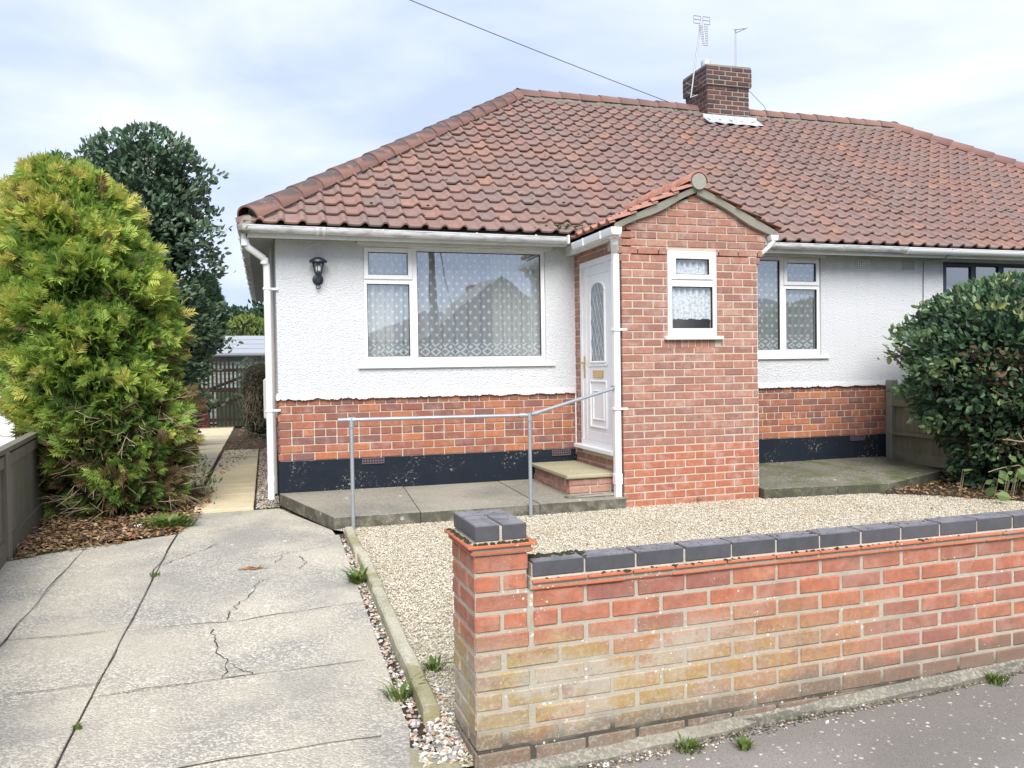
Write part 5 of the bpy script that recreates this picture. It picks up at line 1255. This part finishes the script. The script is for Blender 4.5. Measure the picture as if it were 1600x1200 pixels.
# golden conifer
gc = thing('golden_conifer', 'tall bushy golden-green conifer, yellow at the top and brown lower down, beside the driveway', 'tree', (-1.65, .48, 0))
def cv(px): lat = (px - 800) / 1270 * 8.14; return (2.24 + .957 * lat, -8.52 + 7.79 - .29 * lat)
gt = [(z - .14, cv(px)[0] - .03, cv(px)[1], r * .79) for z, px, r in ((3.56, 104, .12), (3.44, 108, .34), (3.22, 120, .54), (2.88, 125, .70), (2.57, 136, .80), (2.25, 139, .84), (1.93, 142, .87), (1.6, 142, .86), (1.35, 158, .80), (.96, 172, .74), (.65, 180, .70), (.36, 186, .66), (.14, 186, .50))]
P, N, d, Lm = shell_points(21000, gt, .24, .60, .95, 3.1, 4); rs = np.random.RandomState(8)
hz = P[:, 2]; th_ = np.arctan2(P[:, 1] - .48, P[:, 0] + 1.65)
low = np.clip((1.15 - hz) / .9, 0, 1); rightside = np.clip((P[:, 0] + 1.35) / .5, 0, 1) * np.clip((2.3 - hz) / 1.0, 0, 1)
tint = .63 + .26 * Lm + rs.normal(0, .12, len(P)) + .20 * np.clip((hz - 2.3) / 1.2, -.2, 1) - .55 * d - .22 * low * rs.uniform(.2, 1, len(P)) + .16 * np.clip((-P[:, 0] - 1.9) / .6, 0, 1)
dead = rs.uniform(0, 1, len(P)) < (.04 + .42 * rightside + .36 * low); tint = np.where(dead, rs.uniform(0, .12, len(P)), np.clip(tint, .15, 1))
keep = rs.uniform(0, 1, len(P)) > .55 * low; P, N, d, tint = P[keep], N[keep], d[keep], tint[keep]
N[:, 2] += .55; N /= np.linalg.norm(N, axis=1)[:, None]; D_, U_, _ = basis(N, rs, .38)
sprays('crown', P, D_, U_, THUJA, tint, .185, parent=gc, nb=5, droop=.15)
core('shade_core', gt, .70, COREM, gc, .95)
put('trunk', MB().tube([(-1.6, .45, -.1), (-1.62, .47, 1.2), (-1.7, .5, 3.0)], .09, 8, r2=.02), BARK, gc)
tw = []
for _ in range(110): a = rnd.uniform(3.4, 6.6); z = rnd.uniform(.05, 1.1); tw.append(((-1.55 + .35 * math.cos(a), .45 + .35 * math.sin(a), z), (math.cos(a), math.sin(a), rnd.uniform(-.3, .3))))
for _ in range(4): tw.append(((-1.95 + rnd.uniform(-.2, .3), .3, 3.05), (rnd.uniform(-.4, .3), 0, 1)))
for _ in range(6): tw.append(((-2.28, .2, .95 + rnd.uniform(-.2, .2)), (-1, -.3, rnd.uniform(-.1, .7))))
twigs('bare_twigs', tw, TWIG, gc, .006, .5, 'stuff')

# dark broadleaf evergreen behind it
iv = thing('dark_evergreen_tree', 'tall dark green leafy evergreen with pale flower heads rising behind the golden conifer', 'tree', (-1.8, 3.0, 0))
def cv2(px): lat = (px - 800) / 1270 * 10.5; return (-.1226 + 10.5 * .2897 + .957 * lat, -8.5186 + 10.05 - .29 * lat)
it = [(z - .10, cv2(px)[0], cv2(px)[1], r * .93) for z, px, r in ((4.62, 240, .12), (4.48, 236, .45), (4.25, 233, .76), (3.95, 228, .86), (3.6, 206, 1.02), (3.3, 176, 1.30), (2.5, 178, 1.28), (1.7, 182, 1.24), (.9, 178, 1.05), (.35, 172, .8), (.0, 170, .7))]
P, N, d, Lm = shell_points(20000, it, .25, .72, .8, 3.6, 9); rs = np.random.RandomState(18)
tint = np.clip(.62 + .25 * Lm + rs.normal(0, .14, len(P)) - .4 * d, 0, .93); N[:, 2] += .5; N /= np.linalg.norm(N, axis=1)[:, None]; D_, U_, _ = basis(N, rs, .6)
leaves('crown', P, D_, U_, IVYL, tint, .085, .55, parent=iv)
core('shade_core', it, .72, COREG, iv, .8)
fp = P[(P[:, 1] < cv2(230)[1]) & (P[:, 2] > 2.6) & (d < .1)]; fp = fp[rs.permutation(len(fp))[:26]]; FV = np.repeat(fp, 24, 0) + rs.normal(0, .035, (len(fp) * 24, 3)); DD, UU, _ = basis(np.tile([0, -.3, 1.], (len(FV), 1)), rs, .5)
leaves('flower_heads', FV, DD, UU, IVYL, np.ones(len(FV)), .022, .7, parent=iv)
put('trunk', MB().tube([(-1.8, 3.0, -.1), (-1.8, 3.0, 3.0)], .10, 8, r2=.03), BARK, iv)

# narrow cypress further back
cy = thing('narrow_cypress', 'narrow dark cypress with clipped foot beside the garden gate', 'tree', (-1.15, 6.4, 0))
ct = [(z, -1.16 + o, 6.4, r) for z, o, r in ((3.0, .05, .08), (2.85, .05, .22), (2.5, .03, .33), (2.1, 0, .36), (1.8, -.05, .34), (1.6, -.15, .25), (1.5, -.2, .10))]
P, N, d, Lm = shell_points(3500, ct, .08, .7, 1, 3, 3); rs = np.random.RandomState(28); N = N * .4; N[:, 2] += 1; N /= np.linalg.norm(N, axis=1)[:, None]; D_, U_, _ = basis(N, rs, .25)
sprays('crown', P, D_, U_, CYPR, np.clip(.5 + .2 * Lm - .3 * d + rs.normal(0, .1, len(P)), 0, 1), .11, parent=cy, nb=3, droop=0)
core('shade_core', ct, .8, COREG, cy)
put('trunk', MB().tube([(-1.35, 6.4, 0), (-1.33, 6.4, 1.0), (-1.2, 6.4, 1.8)], .07, 8, r2=.05), BARK, cy)
# lower dark hedge mass under it
hgd = thing('shaded_shrub', 'dark leafy shrub left of the gate below the cypress', 'shrub', (-1.95, 7.2, 0))
ht = [(z, -2.0, 7.2, r) for z, r in ((1.7, .2), (1.4, .55), (.8, .6), (0, .55))]
P, N, d, Lm = shell_points(3000, ht, .12, .7, 1, 3, 5); rs = np.random.RandomState(38); D_, U_, _ = basis(N, rs, .6)
leaves('crown', P, D_, U_, IVYL, np.clip(.4 + .2 * Lm - .3 * d, 0, .9), .07, .55, parent=hgd); core('shade_core', ht, .8, COREG, hgd)
# hedge right of the gate
hr_ = thing('side_hedge', 'twiggy grey-green hedge bush between the gate and the house corner', 'hedge', (-.28, 9.2, 0))
ht = [(z, -.22, 9.2, r) for z, r in ((1.66, .25), (1.5, .42), (1.0, .46), (.4, .42), (0, .3))]
P, N, d, Lm = shell_points(5000, ht, .12, .6, 1, 4, 6); rs = np.random.RandomState(48); D_, U_, _ = basis(N, rs, .7)
leaves('crown', P, D_, U_, GREYL, np.clip(.5 + .3 * Lm - .4 * d + rs.normal(0, .15, len(P)), 0, 1), .05, .35, parent=hr_); core('shade_core', ht, .7, COREM, hr_)
twigs('bare_twigs', [((-.5 + rnd.uniform(-.1, .3), 8.85, rnd.uniform(.1, .8)), (rnd.uniform(-.6, .3), -.4, 1)) for _ in range(40)], TWIG, hr_, .004, .4, 'stuff')

# right-hand bush
rb = thing('large_evergreen_bush', 'large rounded dark evergreen bush at the right edge in front of the neighbouring window', 'bush', (8.1, -1.5, 0))
def cv3(px): lat = (px - 800) / 1270 * 9.0; return (-.1226 + 9.0 * .2897 + .957 * lat, -8.5186 + 8.61 - .29 * lat)
cx_, cy_ = cv3(1622)
bt = [(z - .05, cx_, cy_, r * .95) for z, r in ((2.36, .18), (2.27, .80), (2.12, 1.20), (1.86, 1.50), (1.58, 1.60), (1.15, 1.57), (.79, 1.28), (.4, 1.02), (.0, .85))]
P, N, d, Lm = shell_points(21000, bt, .14, .76, .72, 4.9, 12); rs = np.random.RandomState(58)
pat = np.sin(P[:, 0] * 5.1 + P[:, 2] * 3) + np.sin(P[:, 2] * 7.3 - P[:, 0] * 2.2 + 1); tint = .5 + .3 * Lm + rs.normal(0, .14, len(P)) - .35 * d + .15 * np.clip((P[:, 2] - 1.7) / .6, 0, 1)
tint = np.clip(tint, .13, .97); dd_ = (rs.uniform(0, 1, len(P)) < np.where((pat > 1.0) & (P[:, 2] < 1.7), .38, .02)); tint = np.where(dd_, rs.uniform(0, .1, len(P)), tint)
N[:, 2] += .45; N /= np.linalg.norm(N, axis=1)[:, None]; D_, U_, _ = basis(N, rs, .62)
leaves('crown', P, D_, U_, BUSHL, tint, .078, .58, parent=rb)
core('shade_core', bt, .79, COREG, rb, .72, .04)
tw = []
for _ in range(34): tw.append(((cx_ - rnd.uniform(.2, 1.1), cy_ - .75, rnd.uniform(.1, .6)), (rnd.uniform(-1, .6), -.6, rnd.uniform(-.1, .6))))
twigs('bare_twigs', tw, BARK, rb, .005, .35, 'stuff')
# pale-stemmed shrub with broad leaves in front of it
ps = thing('broad_leaved_shrub', 'straggly shrub with pale bare stems and broad light green leaves below the large bush', 'shrub', (7.0, -2.0, 0))
tw = MB(); LP = []; LD = []
for k in range(12):
    p = Vector((7.55 + rnd.uniform(0, .5), -2.35 + rnd.uniform(-.2, .3), rnd.uniform(.1, .85))); d_ = Vector((-1, rnd.uniform(-.3, .2), rnd.uniform(-.25, .2))).normalized(); q = [p]
    for i in range(6): d_ = (d_ + Vector((0, rnd.gauss(0, .12), rnd.gauss(0, .22)))).normalized(); q.append(q[-1] + d_ * rnd.uniform(.10, .15))
    tw.tube(q, .009, 5, r2=.004)
    for i in (3, 4, 5, 6):
        if rnd.random() < .5: d2 = (d_ + Vector((0, rnd.gauss(0, .4), rnd.gauss(0, .8)))).normalized(); tw.tube([q[i], q[i] + d2 * .12], .004, 4); 
    if k < 8:
        for i in range(2, 7):
            for _ in range(2):
                if q[i].z < .5: LP.append(tuple(q[i] + Vector((rnd.gauss(0, .04), -.02, rnd.gauss(0, .04))))); LD.append((rnd.gauss(0, .6), -.4, rnd.gauss(.1, .6)))
for k in range(26): LP.append((6.5 + rnd.uniform(0, 1.0), -1.95 - rnd.uniform(0, .4), rnd.uniform(.05, .32))); LD.append((rnd.gauss(0, .6), -.5, rnd.gauss(.3, .5)))
put('stems', tw, TWIG, ps, kind=None)
for k in range(5): x = 6.55 + k * .2; 
st_ = MB()
for (p, d_) in zip(LP[-26:], LD[-26:]): st_.tube([(p[0] + .03, p[1] + .08, 0), (p[0], p[1], p[2])], .003, 4)
put('leaf_stalks', st_, TWIG, ps, kind='stuff')
rs = np.random.RandomState(68); LP = np.array(LP); LD = np.array(LD); LD /= np.linalg.norm(LD, axis=1)[:, None]; U_ = np.cross(LD, np.array([0, -1., .6]) + rs.normal(0, .3, LD.shape)); U_ /= np.linalg.norm(U_, axis=1)[:, None]
leaves('leaves', LP, LD, U_, BROADL, rs.uniform(.1, .9, len(LP)), .105, .75, parent=ps, fold=.12)
lt = scatter([(6.1, -1.5), (6.7, -2.15), (8.5, -3.0), (8.5, -.8), (6.6, -1.2)], 500, .01, .02)
# litter under plants
def litter(name, P, size, seed, m=LITTER):
    rs = np.random.RandomState(seed); N = np.tile([0, 0, 1.], (len(P), 1)); D_ = rs.normal(0, 1, P.shape); D_[:, 2] *= .25; D_ /= np.linalg.norm(D_, axis=1)[:, None]; U_ = np.cross(N + rs.normal(0, .3, N.shape), D_); U_ /= np.linalg.norm(U_, axis=1)[:, None]
    return leaves(name, P, D_, U_, m, rs.uniform(0, 1, len(P)), size, .45, seed)
litter('dead_leaves', lt, .05, 3)
litter('conifer_litter', scatter([(-2.15, -1.75), (-1.3, -1.35), (-.85, -1.0), (-.72, .2), (-.75, 1.6), (-2.2, 1.6)], 1500, .0, .03), .045, 4)
litter('side_litter', scatter([(-.75, 2.3), (-.86, 6), (-.7, 11.8), (-.2, 11.8), (-.24, 6.3), (-.24, 0.1), (-.02, .1), (-.02, 7.4), (.2, 11), (-.24, 6.2)], 350, .01, .02), .035, 5)
litter('gravel_leaves', scatter([(1.0, -3.2), (7, -3.2), (7, -1.5), (1, -1.5)], 7, .012, .004), .035, 6)
stones_mesh('side_gravel', scatter([(-.24, 0), (-.02, 0), (-.02, 7), (-.24, 6.2)], 3500, .0, .01), .006, .016, PEB)

def tuft(name, label, cat, c, n, h, m, mat=GRASSB, spread=.04, group=None, wd=.004, lean=.6):
    V = []; F = []; T = []
    for _ in range(n):
        a = rnd.uniform(0, 6.28); d_ = Vector((math.cos(a), math.sin(a), 0)); b = Vector(c) + d_ * rnd.uniform(0, spread) ; hh = h * rnd.uniform(.3, 1.15); lean_ = lean * rnd.uniform(.2, 1.3); s = Vector((-d_.y, d_.x, 0)) * wd * rnd.uniform(.7, 1.3)
        p1 = b + Vector((0, 0, hh * .6)) + d_ * hh * lean_ * .35; p2 = b + Vector((0, 0, hh * .85)) + d_ * hh * lean_; i = len(V)
        V += [b - s, b + s, p1 + s, p1 - s, p2]; T += [rnd.random()] * 5; F += [(i, i + 1, i + 2), (i, i + 2, i + 3), (i + 3, i + 2, i + 4)]
    return link(name, me_np(name, [tuple(v) for v in V], F, tint=T), mat, label=label, cat=cat, group=group)
tuft('weed', 'leafy green weed growing in the joint beside the kerb edging, midway down the drive', 'weed', (.455, -3.0, zg(-3) + .0), 60, .10, None, wd=.011, spread=.07, lean=1.1)
tuft('grass_tuft', 'grass tuft by the near end of the kerb edging', 'grass', (.43, -4.87, zg(-4.87)), 60, .10, None, spread=.06, lean=1.2)
p = GW @ Vector((.62, -.10, zp(.62 + .85))); tuft('grass_tuft', 'grass tuft at the foot of the garden wall, nearest the pillar', 'grass', p, 90, .045, None, spread=.055, lean=.8)
p = GW @ Vector((2.25, -.10, zp(2.25 + .85))); tuft('grass_tuft', 'grass tuft at the foot of the garden wall towards the right edge', 'grass', p, 90, .045, None, spread=.055, lean=.8)
p = GW @ Vector((.82, -.19, zp(.82 + .85))); tuft('weed', 'small flat weed growing in the asphalt footway', 'weed', p, 26, .05, None, wd=.009, spread=.015, lean=1.3)
tuft('weed', 'green weed in the gravel behind the brick pillar', 'weed', (.64, -4.6, zg(-4.6)), 30, .07, None, wd=.009, spread=.04, lean=1.2)
tuft('fern', 'small fern at the foot of the porch wall', 'plant', (4.0, -1.29, .02), 12, .05, None, wd=.004, spread=.03)
tuft('weed_patch', 'low green weeds at the edge of the bed beside the paving path', 'weed', (-1.0, -.62, 0), 260, .09, None, wd=.014, spread=.24, lean=1.2)
tuft('weed_patch', 'patch of moss and weeds at the foot of the fence post beside the right wall', 'weed', (7.15, -.18, .12), 60, .06, None, wd=.01, spread=.12, lean=1.2)
tuft('moss_joint', 'tiny weed in the long joint between the drive slabs', 'weed', (-.905, -4.75, zg(-4.75)), 20, .03, None, wd=.006, spread=.02)
tuft('moss_joint', 'pale grass sprout where the drive joint meets the bed', 'weed', (-.885, -2.4, zg(-2.4)), 30, .035, None, wd=.004, spread=.05)
# rose-like plant with white flowers at the path edge
rp_ = thing('white_flower_plant', 'leggy plant with white blooms leaning over the paving path', 'plant', (-.95, .9, 0))
twigs('stems', [((-.95 + rnd.uniform(-.1, .1), .8 + rnd.uniform(-.3, .3), .02), (rnd.uniform(-.2, .6), -.2, 1)) for _ in range(16)], BARK, rp_, .005, .45)
pl = np.array([(-.85 + rnd.gauss(0, .12), .8 + rnd.gauss(0, .3), rnd.uniform(.05, .42)) for _ in range(180)]); rs = np.random.RandomState(3); D_, U_, _ = basis(np.tile([.3, -.3, .6], (len(pl), 1)), rs, .8); leaves('leaves', pl, D_, U_, BUSHL, rs.uniform(.3, .9, len(pl)), .05, .55, parent=rp_)
fm_ = MB()
for c in ((-1.02, .75, .86), (-1.0, .72, .80), (-1.01, .8, .45)):
    for k in range(8): a = k * .785; fm_.tube([c, (c[0] + .035 * math.cos(a), c[1] - .01, c[2] + .035 * math.sin(a))], .012, 5, r2=.010)
put('blooms', fm_, WHITEW, rp_)
twigs('bloom_stem', [((-1.05, .9, .2), (.1, -.2, 1)), ((-1.03, .9, .3), (.05, -.1, 1))], BARK, rp_, .004, .6)
# crumpled litter
lb = MB(); bm = bmesh.new(); bmesh.ops.create_icosphere(bm, subdivisions=2, radius=.035)
for v in bm.verts: v.co = Vector((v.co.x * 1.3, v.co.y, v.co.z * .6)) * rnd.uniform(.6, 1.2)
me = bpy.data.meshes.new('litter'); bm.to_mesh(me); bm.free(); o = link('crumpled_paper', me, WHITEW, label='crumpled white paper scrap lying at the edge of the conifer bed', cat='litter'); o.location = (-1.23, -.66, .02)
fr_ = twigs('dead_frond', [((-.36 + rnd.uniform(0, .12), -2.46 + rnd.uniform(-.02, .02), zg(-2.45) + .008), (1, .25, 0)) for _ in range(7)], simple('dead_frond_brown', (.32, .16, .07), .9), None, .005, .14); fr_['label'] = 'dry brown frond lying on the drive'; fr_['category'] = 'leaf'
for me_v in fr_.data.vertices: me_v.co.z = min(max(me_v.co.z, zg(-2.45) + .004), zg(-2.45) + .02)

# ------------------------------------------------------------------ FENCES, GATE, SHED
lf_ = thing('side_fence', 'weathered grey closeboard fence with a mossy top rail at the left edge', 'fence', (-2.1, -1.5, 0))
def fx_(y): return -2.03 - .10 * (y + 1.65)
y = -6.0
while y < .62:
    w_ = .098; x0 = fx_(y); zt_ = .80 + .01 * (y + 1.6); b0 = zg(y) + .12
    put('fence_board', MB().bbox(x0 - .012 + rnd.uniform(-.002, .002), y, b0, x0 + .004, y + w_, zt_, .002), FENCE, lf_); y += .1
rl = MB()
def beam(mb, y0, y1, za, zb, xo0, xo1, sl=.0): mb.add([(fx_(yy) + xo, yy, z + (yy + 1.6) * .01) for yy in (y0, y1) for xo in (xo0, xo1) for z in (za, zb)], [(0, 1, 3, 2), (4, 6, 7, 5), (0, 4, 5, 1), (2, 3, 7, 6), (1, 5, 7, 3), (0, 2, 6, 4)])
beam(rl, -6, .62, .69, .775, .006, .032); put('top_rail', rl, FENCE, lf_); rl = MB(); beam(rl, -6, .62, .80, .835, -.03, .045); put('capping', rl, FENCE, lf_); rl = MB(); beam(rl, -6, .62, -.06, .14, .006, .035); put('gravel_board', rl, FENCE, lf_)
y = -6.0
while y < .62:
    put('fence_post', MB().bbox(fx_(y) - .05, y - .045, -.2, fx_(y) + .055, y + .045, .80, .004), FENCE, lf_); y += 2.2
put('fence_post', MB().bbox(-2.28, .62, -.1, -2.17, .72, .86, .004), FENCE, lf_)
wl = thing('neighbour_wall', 'plain white wall of the neighbouring plot seen beyond the left fence', 'wall', (-4.2, 0, 0))
put('wall_face', MB().box(-8, 1.6, -.1, -2.36, 1.8, 1.36), WHITEW, wl); put('wall_coping', MB().bbox(-8, 1.57, 1.36, -2.34, 1.83, 1.39, .005), FASCIA, wl)
rt = thing('red_leaf_shrub', 'wisp of red foliage beyond the white wall at the left edge', 'shrub', (-5.4, 2, 0))
rs = np.random.RandomState(6); pr_ = rs.normal(0, 1, (260, 3)) * (.16, .3, .26) + (-5.05, 2.2, 2.55); D_, U_, _ = basis(rs.normal(0, 1, pr_.shape), rs, .4); leaves('crown', pr_, D_, U_, REDL, rs.uniform(0, 1, len(pr_)), .05, .5, parent=rt); twigs('stems', [((-5.1, 2.2, 1.2), (0, 0, 1))] * 4, BARK, rt, .01, 1.3)

f2 = thing('boundary_fence', 'pale green-stained boarded fence with a square concrete post against the right wall', 'fence', (7.45, -.6, 0))
put('fence_post', MB().bbox(7.39, -.13, -.1, 7.50, -.03, 1.15, .008), simple('grey_fence_post', (.27, .265, .22), .85, .1, var=.2, scale=12, bs=.3), f2)
y = -.13; 
while y > -2.3:
    put('fence_board', MB().bbox(7.452 + rnd.uniform(-.002, .002), y - .098, .16, 7.466, y - .002, .98 - .0 * y, .002), FENCE2, f2); y -= .1
for (a, b) in ((.82, .90), (.46, .50), (.12, .26)):
    put('fence_rail', MB().bbox(7.40 if a > .3 else 7.43, -2.3, a, 7.452, -.13, b, .003), FENCE2, f2)

gt_ = thing('garden_gate', 'dark stained timber picket gate with an arched top at the end of the path', 'gate', (-1.2, 12.0, 0))
nx = 13
for k in range(nx):
    x = -1.80 + k * (1.12 / (nx - 1)); t = (k / (nx - 1) - .5) * 2; zt_ = 1.70 - .26 * t * t
    put('gate_slat', MB().bbox(x - .024, 12.0, .05, x + .024, 12.018, zt_, .003), GATEW, gt_)
for z in (.22, .62, .92, 1.40): put('gate_rail', MB().bbox(-1.86, 12.018, z - .04, -.66, 12.06, z + .04, .003), GATEW, gt_)
gbm = MB().tube([(-1.8, 12.06, .35), (-.7, 12.06, .75)], .035, 4).tube([(-1.8, 12.06, .80), (-.7, 12.06, 1.22)], .035, 4); put('gate_brace', gbm, GATEW, gt_)
for x in (-1.92, -.60): put('gate_post', MB().bbox(x - .05, 11.98, -.1, x + .05, 12.1, 1.45, .005), GATEW, gt_)
sh = thing('garden_shed', 'grey-green boarded shed with a light grey felt roof behind the gate', 'shed', (-.5, 15, 0))
shb = put('shed_wall', MB().box(-4.5, 14.2, 0, 3.5, 17, 1.80), SHEDW, sh)
for k in range(14): put('shiplap_board', MB().bbox(-4.5, 14.178, .05 + k * .125, 3.5, 14.2, .165 + k * .125, .008), SHEDW, shb)
shr = MB(); shr.add([(-1.75, 14.0, 1.84), (3.7, 14.0, 1.84), (3.7, 16.0, 2.38), (-1.45, 16.0, 2.38), (-1.75, 14.0, 1.78), (3.7, 14.0, 1.78), (3.7, 16.0, 2.3), (-1.45, 16.0, 2.3)], [(0, 1, 2, 3), (4, 7, 6, 5), (0, 4, 5, 1), (0, 3, 7, 4), (1, 5, 6, 2), (3, 2, 6, 7)]); shr_o = put('shed_roof', shr, SHEDR, sh)
for k in range(4): put('felt_lap', MB().add([(-1.7, 14.0 + .5 * k - .01, 1.845 + .135 * k), (3.7, 14.0 + .5 * k - .01, 1.845 + .135 * k), (3.7, 14.03 + .5 * k, 1.856 + .135 * k), (-1.7, 14.03 + .5 * k, 1.856 + .135 * k)], [(0, 1, 2, 3)]), SHEDR, shr_o)
put('shed_gutter', MB().tube([(-1.7, 13.96, 1.80), (3.6, 13.96, 1.80)], .05, 8), simple('dark_grey_gutter', (.16, .18, .19), .5), sh)
gbn = thing('green_bin', 'green bin standing behind the gate', 'bin', (-.95, 12.8, 0)); put('bin_body', MB().bbox(-1.25, 12.6, 0, -.7, 13.1, .95, .02), simple('green_bin_plastic', (.08, .14, .07), .5), gbn); put('bin_lid', MB().bbox(-1.27, 12.57, .95, -.68, 13.13, 1.0, .02), simple('bin_lid_grey', (.3, .32, .3), .5), gbn)
rbn = thing('red_slide', 'red plastic panel leaning behind the left of the gate', 'garden toy', (-1.6, 12.7, 0)); put('panel', MB().bbox(-1.85, 12.5, 0, -1.45, 12.54, .98, .01).bbox(-1.72, 12.48, 0, -1.62, 12.495, .9, .005), REDW, rbn)

def bigtree(name, label, c, h, r, n, m, seed, size, group='trees beyond the back gardens', tabf=None, cat='tree'):
    t = thing(name, label, cat, (c[0], c[1], 0), group)
    tab = [(h, c[0], c[1], r * .12), (h * .93, c[0], c[1], r * .5), (h * .8, c[0], c[1], r * .85), (h * .6, c[0], c[1], r), (h * .4, c[0], c[1], r * .95), (h * .22, c[0], c[1], r * .6), (h * .15, c[0], c[1], r * .3)]
    P, N, d, Lm = shell_points(n, tab, .22, .6, 1, 7 / h, seed); rs = np.random.RandomState(seed); N[:, 2] += .3; D_, U_, _ = basis(N, rs, .6)
    leaves('crown', P, D_, U_, m, np.clip(.5 + .25 * Lm - .3 * d + rs.normal(0, .12, len(P)), 0, 1), size, .6, parent=t); core('shade_core', tab, .72, COREG, t)
    put('trunk', MB().tube([(c[0], c[1], -.1), (c[0], c[1], h * .5)], r * .08, 8, r2=r * .04), BARK, t)
bigtree('dark_tree', 'dark green tree beyond the shed, seen just left of the house eaves', (1.0, 27), 5.0, 1.9, 3500, FARG, 31, .22)
bigtree('dark_tree', 'lower dark green tree left of its neighbour, beyond the shed roof', (-1.2, 30), 4.2, 1.6, 2500, FARG, 32, .22)
bigtree('lime_shrub', 'bright lime-green shrub showing above the shed roof', (-.65, 19), 3.1, 1.35, 3500, LIMEL, 33, .14, None, cat='shrub')
bigtree('dark_tree', 'dark tree far behind the evergreen on the left', (-9, 26), 4.0, 2.2, 2000, FARG, 35, .25)

# ------------------------------------------------------------------ ACROSS THE STREET (mirrored in the window panes)
GREYW = simple('grey_render', (.45, .44, .42), .9, .1); DKROOF = simple('dark_slate_roof', (.20, .185, .19), .8, .1, var=.3, scale=5)
def opp(name, label, x0, x1, y0, y1, eave, ridge, group, gable=None):
    t = thing(name, label, 'house', ((x0 + x1) / 2, (y0 + y1) / 2, 0), group)
    wallo = put('wall', MB().box(x0, y0, -.1, x1, y1, eave), GREYW, t); h = (y1 - y0) / 2; ym = (y0 + y1) / 2
    rf_ = MB().add([(x0 - .4, y0 - .4, eave), (x1 + .4, y0 - .4, eave), (x1 + .4, y1 + .4, eave), (x0 - .4, y1 + .4, eave), (x0 + h, ym, ridge), (x1 - h, ym, ridge)], [(0, 1, 5, 4), (2, 3, 4, 5), (1, 2, 5), (3, 0, 4), (3, 2, 1, 0)]); ro = put('roof', rf_, DKROOF, t)
    if gable:
        gx, gz_, gw_ = gable
        put('gable_wing', MB().add([(gx - gw_, y1 + 1.2, -.1), (gx + gw_, y1 + 1.2, -.1), (gx + gw_, y1 + 1.2, eave), (gx, y1 + 1.2, gz_), (gx - gw_, y1 + 1.2, eave), (gx - gw_, ym, -.1), (gx + gw_, ym, -.1), (gx + gw_, ym, eave), (gx, ym, gz_), (gx - gw_, ym, eave)], [(0, 1, 2, 3, 4), (1, 6, 7, 2), (0, 4, 9, 5), (2, 7, 8, 3), (3, 8, 9, 4)]), DKROOF, t)
    for x in (x0 + 1.6, x1 - 1.6):
        w_ = put('window', MB().box(x - .8, y1 + .001, .9, x + .8, y1 + .06, 2.1), UPVC, wallo); put('pane', MB().box(x - .72, y1 + .055, .98, x + .72, y1 + .07, 2.02), GASKET, wallo)
    put('chimney', MB().bbox(x0 + (x1 - x0) * .55, ym - .3, ridge - .6, x0 + (x1 - x0) * .55 + .7, ym + .3, ridge + 1.2, .02), B_HOUSE, ro)
opp('opposite_bungalow', 'bungalow across the street with a dark gable, mirrored in the large window', 3.5, 13.5, -32, -25, 2.5, 4.0, 'houses across the street', (9.3, 5.2, 3.4))
opp('opposite_bungalow', 'second bungalow across the street to the west, beyond the gabled one', -10.5, 1.0, -32, -25, 2.4, 4.4, 'houses across the street')
opp('opposite_bungalow', 'third bungalow across the street to the east, beyond the gabled one', 16.5, 28.5, -32, -25, 2.5, 4.8, 'houses across the street')
tp = thing('telegraph_pole', 'wooden telegraph pole on the far pavement, mirrored in the large window', 'pole', (4.8, -15.6, 0)); put('shaft', MB().tube([(4.9, -15.6, -.2), (4.6, -15.6, 8.0)], .13, 10, r2=.09), BARK, tp); put('pole_stay', MB().tube([(5.9, -15.6, 0), (4.7, -15.6, 6.5)], .02, 6), METAL, tp)

# moss and debris caught on the roof
rmoss = MB()
for _ in range(150):
    u_ = rnd.uniform(1.2, 10.5); v_ = abs(rnd.gauss(0, .38)) % 1 * RUN * .9 + .05
    if u_ < v_ + .2: continue
    r_ = round(v_ / (GA * CT)); v2 = r_ * GA * CT + rnd.uniform(-.02, .03); blob(rmoss, (EX + u_, EY + v2, EZ + v2 * TN + .045), rnd.uniform(.008, .022), .6)
for _ in range(60): y_ = rnd.uniform(-.33, -.1); blob(rmoss, (3.0 + rnd.gauss(0, .09), EY + abs(rnd.gauss(.05, .08)), EZ + .07 + rnd.uniform(-.01, .03)), rnd.uniform(.01, .025), .7)
put('roof_moss', rmoss, MOSSG, roof, smooth=True, kind='stuff')
